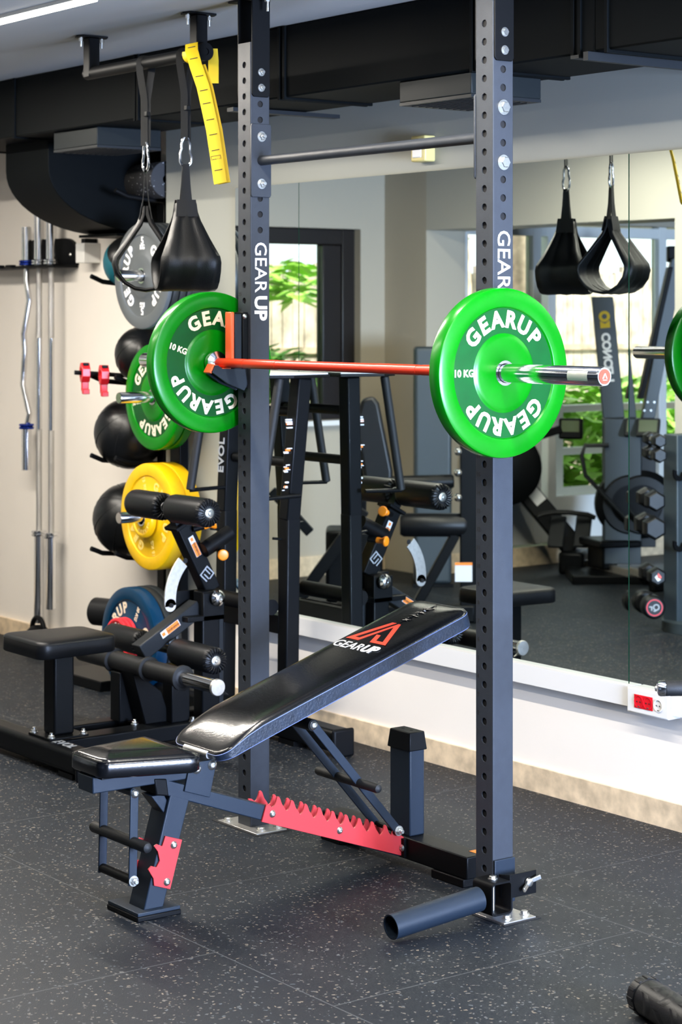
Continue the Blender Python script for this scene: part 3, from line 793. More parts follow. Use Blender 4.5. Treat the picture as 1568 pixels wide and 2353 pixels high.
# side gussets with pivots
g = MB()
for x in (XR_ + .001, XL_ - .007): g.cut().yz([(-.664, .398), (-.576, .402), (-.600, .298), (-.682, .326)], x, x + .006)
g.build('side_plate', 'powder_blue', bn, bevel=.0015)
b = MB()
for y, z in ((-.643, .382), (-.593, .386)): b.bolt((XR_ + .007, y, z), (1, 0, 0), .0125).bolt((XL_ - .007, y, z), (-1, 0, 0), .0125)
b.build('bolt', 'zinc', bn)
MB().cyl((BX - .06, -.610, .418), (BX + .06, -.610, .418), .011).build('pivot_sleeve', 'steel_brushed', bn)
# toothed ladder plates
s0, dz = -.372, -.355
tips = [-.372 + .0474 * i for i in range(9)]
def tip_z(y): return .268 - .358 * (y + .372)
poly = [(-.428, .206), (.090, .026), (.106, .066)]
poly += [(.052, tip_z(.052) - .012), (.036, tip_z(.036) - .010)]
for y in reversed(tips):
    z = tip_z(y)
    poly += [(y + .022, z - .034), (y + .013, z - .022), (y + .006, z - .004), (y + .001, z + .001), (y - .004, z - .001), (y - .007, z - .012), (y - .012, z - .022), (y - .019, z - .027)]
poly += [(-.402, .250), (-.412, .252)]
tp = MB()
for x in (XR_ + .001, XL_ - .007): tp.cut().yz(poly, x, x + .006)
tp.build('ladder_plate', 'red_plate', bn, bevel=.0008, seg=1)
hk = [(-.742, .214), (-.689, .196), (-.727, .068), (-.778, .086), (-.780, .106), (-.796, .132), (-.786, .140), (-.770, .134), (-.760, .150), (-.766, .176), (-.778, .192), (-.768, .196), (-.752, .188)]
tp = MB()
for x in (XR_ + .001, XL_ - .007): tp.cut().yz(hk, x, x + .006)
tp.build('seat_hook_plate', 'red_plate', bn, bevel=.0008, seg=1)
b = MB()
for y, z in ((-.392, .223), (-.158, .142), (.073, .060), (-.716, .186), (-.738, .090)): b.bolt((XR_ + .007, y, z), (1, 0, 0), .0095).bolt((XL_ - .007, y, z), (-1, 0, 0), .0095)
b.build('bolt', 'zinc', bn)
# seat link frame
for x, o in ((XR_ + .002, 1), (XL_ - .078, -1)):
    MB().yz([(-.857, .098), (-.832, .098), (-.826, .350), (-.851, .354)], x, x + .006).build('seat_link', 'powder_blue', bn, bevel=.002)
MB().cyl((XL_ - .075, -.840, .344), (XR_ + .002, -.840, .344), .011).build('link_pivot', 'powder_blue', bn)
MB().cyl((XL_ - .075, -.844, .110), (XR_ + .002, -.844, .110), .0125).build('link_rod', 'matt_black', bn)
MB().lathe([(.004, 0), (.0125, .005), (.015, .012), (.015, .288), (.0125, .295), (.004, .300)], 24, frame((XL_ - .135, -.842, .212), (1, 0, 0))).build('foam_peg', 'rubber_grip', bn)
b = MB().bolt((XR_ + .008, -.838, .342), (1, 0, 0), .011).bolt((XR_ + .008, -.843, .110), (1, 0, 0), .011, 'nut')
b.build('bolt', 'zinc', bn)
# backrest props
for x in (XR_ + .009, XL_ - .017):
    MB().bar((x + .004, -.262, .463), (x + .004, .052, .108), .007, .026).build('prop_bar', 'powder_blue', bn, bevel=.002)
MB().cyl((XL_ - .017, -.258, .456), (XR_ + .016, -.258, .456), .017).build('prop_pivot', 'matt_black', bn)
MB().cyl((XL_ - .017, .049, .112), (XR_ + .016, .049, .112), .008).build('prop_rod', 'matt_black', bn)
hp = MB().lathe([(.004, 0), (.0115, .005), (.0135, .012), (.0135, .292), (.0115, .300), (.004, .305)], 24, frame((BX - .155, -.093, .270), (1, 0, 0)))
hp.build('prop_handle', 'rubber_grip', bn)
b = MB().bolt((XR_ + .017, -.258, .456), (1, 0, 0), .0115).bolt((XR_ + .017, .049, .112), (1, 0, 0), .0115, 'nut')
b.build('bolt', 'zinc', bn)
# rear T foot and post
MB().box(BX - .36, -.205, .075, .155, .024, .088).build('rear_cross_tube', 'machine_black', bn, bevel=.004)
MB().box(BX - .36, BX - .26, .070, .160, 0.0, .024).cut().box(-.36, -.215, .070, .160, 0.0, .024).build('rubber_foot', 'matt_black', bn, bevel=.003)
MB().box(XL_ + .03, XR_ + .02, .066, .075, .030, .085).build('clevis', 'machine_black', bn)
MB().bolt((XR_ + .012, .066, .058), (0, -1, 0), .009).build('bolt', 'zinc', bn)
MB().box(BX - .038, BX + .058, .090, .145, .088, .350).build('rear_post', 'powder_blue', bn, bevel=.004)
cp = MB(); x0, x1 = BX - .038, BX + .058
cp.add([(x0 - .006, .084, .338), (x1 + .006, .084, .338), (x1 + .006, .151, .338), (x0 - .006, .151, .338), (x0, .090, .392), (x1, .090, .392), (x1, .145, .392), (x0, .145, .392)],
       [(3, 2, 1, 0), (4, 5, 6, 7), (0, 1, 5, 4), (1, 2, 6, 5), (2, 3, 7, 6), (3, 0, 4, 7)])
o = cp.build('post_cap', 'machine_black', bn, bevel=.003)
MB().cyl((BX - .010, .118, .3915), (BX - .010, .118, .3925), .005, n=16).cyl((BX + .030, .118, .3915), (BX + .030, .118, .3925), .005, n=16).build('screw_hole', 'dark_hole', o)
MB().box(-.255, -.215, .125, .15, .0885, .0890).build('sticker', 'sticker_orange', bn)

# ------------------------------------------------------------------ landmine attachment
lm = thing('landmine_attachment', 'black landmine tube clamped to the foot of the right rack upright', 'barbell holder', (.07, -.15, .05))
MB().ring((.058, -.402, .040), (.066, -.112, .066), .0325, .029, 40).build('bar_sleeve', 'powder_blue', lm)
c = MB(); q = .042; cy, cz, w_, h_ = -.066, .068, .036, .044
def rloop(w, h, r, n=5): return rrect(-w, w, -h, h, r, n)
po, pi_ = rloop(w_, h_, .012), rloop(w_ - .005, h_ - .005, .008)
vs = []; fs = []; k = len(po)
for x in (.030, .108):
    vs += [(x, cy + a_, cz + b_) for a_, b_ in po]; vs += [(x, cy + a_, cz + b_) for a_, b_ in pi_]
for i in range(k):
    j = (i + 1) % k
    fs += [(i, j, 2 * k + j, 2 * k + i), (k + i, 3 * k + i, 3 * k + j, k + j), (i, k + i, k + j, j), (2 * k + i, 2 * k + j, 3 * k + j, 3 * k + i)]
c.add(vs, fs); c.build('swivel_box', 'matt_black', lm)
MB().cyl((.070, cy, .026), (.070, cy, .112), .0055, n=16).bolt((.070, cy, .112), (0, 0, 1), .010, 'hex').bolt((.07, cy, .024), (0, 0, -1), .008, 'hex').build('swivel_bolt', 'zinc', lm)
MB().box(.0385, .0445, -.036, .036, .03, .150).build('clamp_plate', 'powder_blue', lm, bevel=.002)
MB().box(.092, .098, -.030, .064, .060, .122).add([(.092, -.030, .060), (.098, -.030, .060), (.098, -.030, .122), (.092, -.030, .122), (.060, -.036, .055), (.066, -.036, .055), (.066, -.036, .118), (.060, -.036, .118)], [(0, 1, 5, 4), (1, 2, 6, 5), (2, 3, 7, 6), (3, 0, 4, 7)]).build('clamp_arm', 'matt_black', lm, bevel=.002)
wn = MB().cyl((.04, .034, .094), (.108, .034, .094), .005, n=14).lathe([(.011, 0), (.013, .003), (.011, .010), (.007, .012)], 20, frame((.098, .034, .094), (1, 0, 0)))
for s_ in (1, -1): wn.bar((.104, .034 + s_ * .006, .094 + s_ * .004), (.116, .034 + s_ * .030, .094 + s_ * .014), .006, .012, (1, 0, 0))
wn.build('wing_nut', 'zinc', lm, bevel=.001)

# ------------------------------------------------------------------ ceiling hanging bar, straps
hb = thing('hanging_bar', 'black ceiling bar on two drop brackets left of the rack', 'bar', (-1.85, .03, 2.4))
HY = 0.03
MB().cyl((-2.28, HY, 2.486), (-1.495, HY, 2.486), .022).build('pipe', 'matt_black', hb)
for x in (-2.25, -1.535):
    MB().box(x - .022, x + .022, HY - .022, HY + .022, 2.47, CEIL - .008).build('drop_post', 'matt_black', hb, bevel=.003)
    MB().prism([(-.062, 0), (-.05, -.032), (.05, -.032), (.062, 0), (.05, .032), (-.05, .032)], .006, Matrix.Translation((x, HY, CEIL - .0075)) @ Matrix.Rotation(PI / 2, 4, 'Z')).build('ceiling_plate', 'matt_black', hb)
    b = MB()
    for s_ in (1, -1):
        b.cut().cyl((x, HY + s_ * .042, CEIL - .042), (x, HY + s_ * .042, CEIL - .006), .004, n=10).lathe([(.009, 0), (.009, .012)], 6, frame((x, HY + s_ * .042, CEIL - .022), (0, 0, 1)))
    b.build('anchor_bolt', 'zinc', hb)
MB().ring((-1.515, HY, 2.487), (-1.490, HY, 2.487), .030, .012).build('pivot_ring', 'matt_black', hb)
def carabiner(p, ax, w=.019, h=.095):
    ax = Vector(ax).normalized(); pts = []
    for i in range(28):
        t = 2 * PI * i / 28; zz = math.cos(t); xx = math.sin(t)
        ww = w * (1.0 if zz < 0 else .75)
        pts.append(Vector(p) + ax * (ww * max(-1, min(1, xx * 1.25))) + Vector((0, 0, -h / 2 + h / 2 * zz)))
    return pts
rt0 = Vector((math.sin(YAW), math.cos(YAW), 0))
def ab_strap(X, label, ang, twist):
    """ang: direction (deg) of the band-width axis in the floor plane"""
    t = thing('ab_strap', label, 'hanging strap', (X, HY, 2.2), 'hanging ab straps')
    a = math.radians(ang); A = Vector((math.cos(a), math.sin(a), 0)); U = Vector((-math.sin(a), math.cos(a), 0))
    ztop = 2.449; zc = 2.208; P = Vector((X, HY, 0))
    pts = []
    for i in range(13):
        q = PI * i / 12; pts.append(P + Vector((0, -math.cos(q) * .0245, 2.486 + math.sin(q) * .0245)))
    MB().ribbon([P + V(0, -.006, zc - .008), P + V(0, -.006, 2.36), P + V(0, -.0245, 2.46)] + pts[1:-1] + [P + V(0, .0245, 2.46), P + V(0, .006, 2.36), P + V(0, .006, zc - .008)], rt0, .024, .003).build('webbing', 'nylon_black', t)
    MB().box(X - .018, X + .018, HY - .008, HY + .008, 2.302, 2.318).build('webbing_keeper', 'nylon_black', t, bevel=.002)
    MB().path(carabiner(P + V(0, 0, zc + .004), (A + U * .6) if twist else A, .019, .100), .0048, 10, closed=True).build('carabiner', 'chrome', t)
    z1 = zc - .092          # top of sling webbing
    za = 1.99
    s = MB()
    for s_ in (1, -1):
        s.ribbon([P + V(0, 0, z1 + .006) + U * s_ * .004, P + V(0, 0, (z1 + za) / 2) + U * s_ * .006, P + V(0, 0, za) + U * s_ * .012], [A, A, A], [.022, .030, .040], .003)
    s.build('sling_webbing', 'nylon_black', t)
    # pad: teardrop band
    pts = []; ws = []
    H = .315
    prof = [(0.006, 0, .066), (.010, -.028, .074), (.020, -.058, .092), (.062, -.120, .140), (.102, -.178, .192), (.106, -.200, .198), (.098, -.232, .198), (.070, -.264, .198), (.036, -.284, .198), (0.0, -.290, .198)]
    for u, z, w in prof: pts.append(P + U * u + V(0, 0, za + z)); ws.append(w)
    for u, z, w in reversed(prof[:-1]): pts.append(P - U * u + V(0, 0, za + z)); ws.append(w)
    # densify across so folds can be shaped
    vs = []; fs = []; NW = 9; k = len(pts)
    for i, p in enumerate(pts):
        tg = (pts[min(i + 1, k - 1)] - pts[max(i - 1, 0)]).normalized(); nn = tg.cross(A).normalized()
        for j in range(NW):
            c_ = j / (NW - 1) - .5; fold = .006 * math.cos(j * PI * .75) * (1 if 0 < i < k - 1 else .4) * (1 if abs(i - k // 2) > 2 else .25)
            vs.append(p + A * ws[i] * c_ + nn * fold)
    for i in range(k - 1):
        for j in range(NW - 1): fs.append((i * NW + j, i * NW + j + 1, (i + 1) * NW + j + 1, (i + 1) * NW + j))
    o = MB().add(vs, fs).build('sling_pad', 'sling_fabric', t, angle=80)
    m_ = o.modifiers.new('solid', 'SOLIDIFY'); m_.thickness = .009; m_.offset = 0
    e = MB()
    for j in (0, NW - 1): e.path([vs[i * NW + j] for i in range(k)], .0032, 8)
    # quilting on the inside
    for j in (3, 5): e.path([vs[i * NW + j] + Vector((0, 0, .006)) for i in range(4, k - 4)], .0014, 6)
    e.build('edge_binding', 'nylon_black', o)
    MB().ribbon([P + V(0, 0, za + .012) + U * .012, P + V(0, 0, za - .045) + U * .022], [A, A], [.070, .084], .004).cut().ribbon([P + V(0, 0, za + .012) - U * .012, P + V(0, 0, za - .045) - U * .022], [A, A], [.064, .074], .004).build('stitched_patch', 'nylon_black', o)
    return t
ab_strap(-1.874, 'left hanging black ab strap, its sling seen edge on with the grey plate behind', 148, True)
ab_strap(-1.615, 'right hanging black ab strap, broad folded sling facing the camera', 68, False)
# yellow suspension strap
ts = thing('suspension_strap', 'yellow strap with black ruler marks hanging from the ceiling bar', 'strap', (-1.56, -.02, 2.3))
rt = Vector((math.sin(YAW), math.cos(YAW), 0)); SP = [(-1.618, -.012, 2.395), (-1.612, -.022, 2.43), (-1.590, -.030, 2.452)]
Y1 = [(-1.512, -.012, 2.512), (-1.497, -.022, 2.488), (-1.459, -.030, 2.434), (-1.414, -.030, 2.359), (-1.385, -.030, 2.286), (-1.357, -.030, 2.213), (-1.334, -.030, 2.127), (-1.311, -.030, 2.040)]
MB().ribbon(Y1, (rt + V(0, 0, .20)).normalized(), .042, .004).build('webbing', 'strap_yellow', ts)
MB().ribbon([(a_ + .004, b_ + .012, c_) for a_, b_, c_ in Y1[2:]], (rt + V(0, 0, .20)).normalized(), .040, .003).build('webbing', 'strap_yellow', ts)
o = MB(); pts = []
for i in range(15):
    q = 2 * PI * i / 16 - .5; pts.append((-1.572, HY + .027 * math.sin(q), 2.486 + .027 * math.cos(q)))
o.ribbon(pts, (1, 0, 0), .040, .004).ribbon([(-1.500, .062, 2.50), (-1.500, .066, 2.46), (-1.497, .064, 2.385)], rt, .034, .004).build('anchor_loop', 'strap_yellow', ts)
mk = MB()
for i, (p, q) in enumerate(zip(Y1[:-1], Y1[1:])):
    for f_ in ((.55,) if i < 2 else (.15, .75) if i in (3, 5) else (.5,)):
        c_ = Vector(p).lerp(Vector(q), f_) - fwd * .0032; sd = (rt + V(0, 0, .20)).normalized()
        mk.ribbon([c_ + V(0, 0, .0013), c_ - V(0, 0, .0013)], sd, .026, .0008)
c_ = Vector((-1.334, -.030, 2.115)) - fwd * .0036
Mx = frame(c_, -fwd, (0, 0, 1))
Mx = Mx @ Matrix.Rotation(math.radians(10), 4, 'Z')
for b_ in ((-.016, .016, .0142, .0158), (-.016, .016, -.0158, -.0142), (-.016, -.0145, -.0158, .0158), (.0145, .016, -.0158, .0158)): mk.box(b_[0], b_[1], b_[2], b_[3], 0, .0006, Mx)
tx(mk, 'TRX', .0135, Mx, .0003, .0003)
mk.build('printed_marks', 'letter_dark', ts)

# ------------------------------------------------------------------ bars on the left wall
wr = thing('bar_rack', 'black wall bracket holding three chrome bars upright', 'wall rack', (-4.6, 1.08, 1.84))
MB().box(-5.30, -4.37, 1.03, 1.165, 1.838, 1.850).build('shelf', 'matt_black', wr, bevel=.003)
poly = [(-4.9, 1.85), (-4.37, 1.85), (-4.37, 1.915)] + [(-4.48 + .11 * math.cos(a_) , 1.915 + .065 * math.sin(a_)) for a_ in [PI / 12 * i for i in range(1, 7)]] + [(-4.80, 1.98), (-4.9, 1.915)]
vs = [(x, 1.150, z) for x, z in poly] + [(x, 1.169, z) for x, z in poly]; k = len(poly)
MB().add(vs, [tuple(range(k)), tuple(range(2 * k - 1, k - 1, -1))] + [(i, k + i, k + (i + 1) % k, (i + 1) % k) for i in range(k)]).build('back_plate', 'matt_black', wr)
MB().bolt((-4.42, 1.15, 1.90), (0, -1, 0), .008).build('screw', 'zinc', wr)
th = MB()
for x in (-5.06, -4.94, -4.82): th.cut().box(x, x + .06, 1.01, 1.04, 1.84, 1.856)
th.build('notch_tooth', 'matt_black', wr, bevel=.003)
def wbar(X, zt_, zc1, zc2, zb, label, ez=False, y=1.09):
    t = thing('barbell', label, 'barbell', (X, y, zc1), 'bars hanging on the wall')
    if not ez:
        MB().cyl((X, y, zc1), (X, y, zc2), .0140).build('shaft', 'knurl', t)
        MB().cyl((X, y, 1.50), (X, y, 1.06), .0146).build('smooth_centre', 'chrome', t)
    else:
        n_ = [(0, zc1), (0, 1.78), (.028, 1.68), (-.030, 1.52), (-.018, 1.44), (-.026, 1.36), (-.038, 1.27), (.030, 1.13), (.0, 1.06), (0, zc2)]
        MB().path([(X + a_, y, z_) for a_, z_ in n_], .0145, 16).build('shaft', 'chrome', t)
    MB().cyl((X, y, zc1), (X, y, zt_), .0245).build('sleeve', 'chrome', t)
    MB().cyl((X, y, zc2), (X, y, zb), .0245).build('sleeve', 'chrome', t)
    m_ = 'anodised_blue' if ez else 'chrome'
    MB().lathe([(.034, 0), (.037, .004), (.037, .010), (.03, .013), (.037, .017), (.037, .022), (.034, .026)], 32, frame((X, y, zc1 - .026 + .027), (0, 0, 1))).build('collar', m_, t)
    MB().lathe([(.034, 0), (.037, .004), (.037, .010), (.03, .013), (.037, .017), (.037, .022), (.034, .026)], 32, frame((X, y, zc2), (0, 0, 1))).build('collar', m_, t)
wbar(-4.748, 2.041, 1.852, 1.055, .855, 'short zigzag curl bar with blue collars, leftmost on the wall bracket', True)
wbar(-4.62, 2.12, 1.852, .545, .125, 'longest straight bar, middle one on the wall bracket')
wbar(-4.498, 2.12, 1.852, .545, .205, 'straight chrome bar, rightmost on the wall bracket')
# white junction box
t = thing('junction_box', 'small white box on the wall below the curved duct', 'electrical box', (-4.2, 1.1, 1.9))
MB().box(-4.245, -4.165, 1.08, 1.17, 1.855, 1.948).build('cover', 'plastic_white', t, bevel=.004)
MB().box(-4.225, -4.19, 1.10, 1.165, 1.948, 1.97).build('cable_entry', 'matt_black', t)
# handle of a bag / kettlebell behind the seat
MB_k = thing('kettlebell', 'black kettlebell by the wall behind the seat, only its handle showing', 'kettlebell', (-4.50, 1.02, 0))
MB().ball((-4.50, 1.02, .068), .068).build('bell', 'matt_black', MB_k)
hp = [(-4.50 + .058 * math.cos(a_), 1.02, .115 + .055 * math.sin(a_)) for a_ in [PI * i / 12 for i in range(13)]]
MB().path([(-4.555, 1.02, .08)] + hp[::-1] + [(-4.445, 1.02, .08)], .012, 12).build('handle', 'matt_black', MB_k)

# ------------------------------------------------------------------ ball stand
bs = thing('ball_stand', 'black ball tree with pairs of rods beside the plate stand', 'ball rack', (-3.48, .98, 0))
MB().box(-3.55, -3.49, 1.10, 1.15, .02, 2.26).build('mast', 'machine_black', bs, bevel=.004)
MB().box(-3.85, -3.44, .75, 1.15, 0, .045).build('base', 'machine_black', bs, bevel=.005)
for z in (2.14, 1.772, 1.335, .985, .575):
    for x in (-3.68, -3.47):
        MB().path([(-3.52, 1.125, z - .03), (x, 1.08, z - .03), (x, .90, z - .012), (x, .842, z + .012)], .011, 10).build('rod', 'matt_black', bs)
BG = 'exercise balls on the ball tree'
def wallball(c, r, label, two):
    t = thing('exercise_ball', label, 'ball', c, BG)
    M = Matrix.Translation(c) @ R3(.9, .3, .7)
    if two:
        MB().ball((0, 0, 0), r, 32, 20, M=M).build('shell', 'teal_rubber', t)
        cap = MB(); n_ = 32; vs = []; fs = []
        for s_ in (1, -1):
            o_ = len(vs)
            for j in range(9):
                ph = .88 * j / 8
                for i in range(n_): a_ = 2 * PI * i / n_; vs.append(((r + .0015) * math.sin(ph) * math.cos(a_), (r + .0015) * math.sin(ph) * math.sin(a_), s_ * (r + .0015) * math.cos(ph)))
            for j in range(8):
                for i in range(n_): a1 = o_ + j * n_ + i; b1 = o_ + j * n_ + (i + 1) % n_; fs.append((a1, a1 + n_, b1 + n_, b1))
        cap.add(vs, fs, M); cap.build('end_panel', 'ball_black', t)
    else:
        # panelled leather ball, slightly flattened
        vs = []; fs = []; n_ = 40; k_ = 24
        for j in range(k_ + 1):
            ph = PI * j / k_
            for i in range(n_):
                a_ = 2 * PI * i / n_; g_ = .5 + .5 * math.cos(a_ * 8); rr = r * (1 - .018 * g_ ** 6 * math.sin(ph)) * (1 - .02 * math.exp(-((ph - PI / 2) / .09) ** 2))
                vs.append((rr * math.sin(ph) * math.cos(a_), rr * math.sin(ph) * math.sin(a_), rr * .97 * math.cos(ph)))
        for j in range(k_):
            for i in range(n_): a1 = j * n_ + i; b1 = j * n_ + (i + 1) % n_; fs.append((a1, a1 + n_, b1 + n_, b1))
        MB().add(vs, fs, M).build('leather_shell', 'ball_black', t, angle=80)
        sm_ = MB()
        for q in range(4):
            a_ = PI * q / 4; sm_.path([M @ Vector((r * .988 * math.sin(p_) * math.cos(a_), r * .988 * math.sin(p_) * math.sin(a_), r * .958 * math.cos(p_))) for p_ in [2 * PI * i / 40 for i in range(40)]], .0016, 5, closed=True)
        sm_.build('stitched_seam', 'nylon_black', t)
wallball((-3.745, 1.00, 2.213), .094, 'blue ball with black end panel near the ceiling, highest on the ball tree', True)
wallball((-3.65, 1.02, 1.845), .118, 'blue ball half hidden behind the grey plate', True)
wallball((-3.53, 1.02, 1.439), .128, 'black leather ball between the grey plate and the green plate', False)
wallball((-3.63, 1.01, 1.090), .160, 'black leather ball below the chrome peg, left of the stored green plate', False)
wallball((-3.63, 1.01, .710), .166, 'black leather ball behind the yellow plate, lowest leather one', False)
t = thing('foam_roller', 'black speckled foam roller lying on top of the ball tree', 'foam roller', (-3.35, .98, 2.2))
MB().lathe([(.02, 0), (.078, 0), (.08, .003), (.08, .297), (.078, .30), (.02, .30), (.02, 0)], 36, frame((-3.66, 1.06, 2.20), (1, -.08, 0)), cap=False).build('foam', 'speckled_foam', t)
MB().ring((-3.663, 1.06, 2.20), (-3.66, 1.06, 2.20), .03, .02).build('core_ring', 'matt_black', t)
t = thing('foam_roller', 'plain black roller lying low behind the blue plate', 'foam roller', (-3.7, 1.0, .29))
MB().lathe([(.02, 0), (.058, 0), (.062, .004), (.062, .296), (.058, .30), (.02, .30), (.02, 0)], 32, frame((-3.80, .93, .29), (.9, .35, 0)), cap=False).build('foam', 'foam_black', t)
# red collars on a rod
def clip(c, label):
    t = thing('barbell_clip', label, 'clip', c, 'red barbell clips')
    cx, cy_, cz_ = c; ax = Vector((.35, .95, 0)).normalized(); M = frame(c, ax, (0, 0, 1))
    po = [(.046 * math.cos(PI / 4 * i + .39), .046 * math.sin(PI / 4 * i + .39)) for i in range(8)]; pi_ = [(.022 * math.cos(PI / 4 * i + .39), .022 * math.sin(PI / 4 * i + .39)) for i in range(8)]
    vs = [(x, y, z) for z in (-.018, .018) for x, y in po + pi_]; fs = []
    for i in range(8):
        j = (i + 1) % 8; fs += [(i, j, 16 + j, 16 + i), (8 + i, 24 + i, 24 + j, 8 + j), (i, 8 + i, 8 + j, j), (16 + i, 16 + j, 24 + j, 24 + i)]
    MB().add(vs, fs, M).build('ring_body', 'clip_red', t, bevel=.003)
    MB().box(-.014, .014, -.082, -.040, -.015, .015, M).box(-.040, -.004, -.094, -.072, -.015, .015, M).build('lever', 'clip_red', t, bevel=.003)
    MB().box(-.034, .0, .030, .042, -.012, .012, M).build('inner_pad', 'matt_black', t, bevel=.002)
clip((-3.66, .80, 1.362), 'red barbell clip at the tip of the rod, left of the leather balls')
clip((-3.60, .86, 1.352), 'red barbell clip behind the other one, nearer the leather ball')
MB().path([(-3.52, 1.125, 1.34), (-3.60, 1.0, 1.345), (-3.68, .76, 1.362)], .010, 10).build('rod', 'matt_black', bs)

# ------------------------------------------------------------------ leg machine
MX = -2.41
lg_ = thing('leg_machine', 'black leg curl machine with foam rollers and orange pins left of the rack', 'exercise machine', (MX, .4, 0))
def sbolt(mb, pts, n=(0, 0, 1), r=.011, k='nut'):
    for p in pts: mb.bolt(p, n, r, k)
    return mb
# base
MB().box(-3.15, -2.02, -.165, -.075, .018, .100).build('front_stabiliser', 'machine_black', lg_, bevel=.018, seg=4)
MB().box(-3.05, -1.80, .775, .865, .018, .100).build('rear_stabiliser', 'machine_black', lg_, bevel=.018, seg=4)
MB().box(-2.40, -2.30, -.08, .80, .025, .085).build('base_beam', 'machine_black', lg_, bevel=.006)
MB().box(-2.60, -2.53, -.08, .80, .025, .080).build('base_beam', 'machine_black', lg_, bevel=.006)
MB().box(-2.53, -2.40, .33, .42, .03, .08).build('cross_member', 'machine_black', lg_, bevel=.004)
for x in (-2.01, -1.79): MB().box(x - .012, x + .006, -.168 if x < -1.9 else .772, -.072 if x < -1.9 else .868, .0, .104).build('end_cap', 'matt_black', lg_, bevel=.01, seg=3)
for x in (-2.9, -2.1): MB().box(x - .05, x + .05, -.16, -.08, 0, .018).cut().box(x - .05, x + .05, .78, .86, 0, .018).build('rubber_foot', 'matt_black', lg_)
MB().box(-2.41, -2.25, -.14, .02, .100, .108).build('post_flange', 'machine_black', lg_, bevel=.002)
sp = MB().box(-2.372, -2.288, -.100, -.018, .108, .402).build('seat_post', 'machine_black', lg_, bevel=.008, seg=3)
b = MB(); sbolt(b, [(-2.395, -.125, .108), (-2.265, -.125, .108), (-2.265, .005, .108), (-2.40, .30, .085), (-2.31, .50, .085), (-2.35, .66, .085), (-2.57, .5, .08)]); b.build('bolt', 'zinc', lg_)
M = Matrix.Translation((-2.335, -.215, .402))
mb = MB(); ol = cushion(mb, .155, .135, .33, .062, M, r=.04, crown=.006, edge=.012); o = mb.build('seat_pad', 'vinyl_satin', lg_, angle=60)
mb = MB(); seam(mb, ol, .0008, .050, M, .0013); mb.build('seam', 'nylon_black', o)
lb = MB(); Mx = frame((-2.19, -.1662, .060), (0, -1, 0), (0, 0, 1)); Mx = frame((-2.245, -.118, .1003), (0, 0, 1), (0, 1, 0)); tx(lb, 'EVOL', .055, Mx, .001, .0004, 'LEFT'); lb.build('lettering', 'letter_grey', lg_)
# roller tube and chrome sleeve
o = MB().lathe([(.030, 0), (.036, .003), (.036, .74), (.030, .743)], 32, frame((-2.795, .30, .305), (1, 0, 0))).build('roller_tube', 'foam_black', lg_)
c = MB()
for x in (-2.56, -2.31, -2.075): c.cut().lathe([(.036, 0), (.046, .004), (.046, .016), (.036, .020)], 32, frame((x, .30, .305), (1, 0, 0)))
c.build('collar', 'rubber_grip', o)
MB().cyl((-2.06, .30, .305), (-1.84, .30, .305), .0255).build('loading_sleeve', 'chrome', lg_)
MB().lathe([(.0255, 0), (.030, .002), (.030, .010), (.028, .013), (.001, .0135)], 32, frame((-1.842, .30, .305), (1, 0, 0))).add([(-1.836, .315, .296), (-1.830, .315, .296), (-1.830, .345, .276), (-1.836, .345, .276), (-1.836, .322, .282), (-1.830, .322, .282)], [(0, 1, 2, 3), (4, 5, 2, 3)]).build('sleeve_cap', 'steel_brushed', lg_)
MB().cyl((-3.02, .30, .305), (-2.79, .30, .305), .0255).build('loading_sleeve', 'chrome', lg_)
# carrier posts
MB().box(-2.53, -2.46, .27, .34, .085, .272).cut().box(-2.40, -2.33, .42, .50, .085, .30).build('carrier_post', 'machine_black', lg_, bevel=.004)
MB().yz([(.27, .30), (.40, .20), (.44, .085), (.33, .085)], -2.46, -2.37).build('gusset', 'machine_black', lg_, bevel=.003)
MB().box(-2.41, -2.345, .565, .645, .085, .565).build('pivot_post', 'machine_black', lg_, bevel=.006)
MB().box(-2.44, -2.40, .60, .70, .085, .50).build('pivot_post', 'machine_grey', lg_, bevel=.006)
# arms
def foam(p, q, r, label=None):
    p = Vector(p); q = Vector(q); Lh = (q - p).length
    t_ = MB().lathe([(r * .45, -.001), (r * .85, 0), (r * .97, .008), (r, .02), (r, Lh - .02), (r * .97, Lh - .008), (r * .85, Lh), (r * .45, Lh + .001)], 36, frame(p, q - p)).build('foam_roller_pad', 'vinyl_satin', lg_, angle=60)
    g_ = MB(); M_ = frame(q, q - p)
    for i in range(22):
        a_ = 2 * PI * i / 22; g_.path([M_ @ Vector((r * k_ * math.cos(a_ + tw), r * k_ * math.sin(a_ + tw), z_)) for k_, z_, tw in ((.48, .002, .1), (.72, .006, .05), (.9, .002, 0), (.99, -.012, 0))], [.0018, .0032, .003, .001], 5)
    g_.build('gathered_end', 'vinyl_satin', t_)
    MB().lathe([(.019, 0), (.019, .003), (.016, .005), (.008, .005), (.006, .009), (.001, .010)], 24, frame(q, q - p)).build('washer', 'zinc', t_)
    return t_
foam((-2.67, .46, .885), (-2.445, .46, .885), .053); foam((-2.385, .46, .885), (-2.135, .46, .885), .054)
MB().cyl((-2.46, .46, .885), (-2.36, .46, .885), .018).build('roller_axle', 'machine_black', lg_)
foam((-2.83, .45, .35), (-2.585, .45, .35), .049); foam((-2.345, .45, .35), (-2.075, .45, .35), .050)
MB().cyl((-2.6, .45, .35), (-2.33, .45, .35), .016).build('roller_axle', 'machine_black', lg_)
MB().bar((-2.41, .462, .885), (-2.41, .545, .735), .042, .040).build('inner_tube', 'machine_grey', lg_, bevel=.003)
MB().bar((-2.41, .508, .815), (-2.41, .640, .560), .062, .066).build('upper_arm', 'machine_black', lg_, bevel=.004)
MB().bar((-2.41, .500, .828), (-2.41, .507, .815), .090, .090).build('arm_collar', 'matt_black', lg_, bevel=.003)
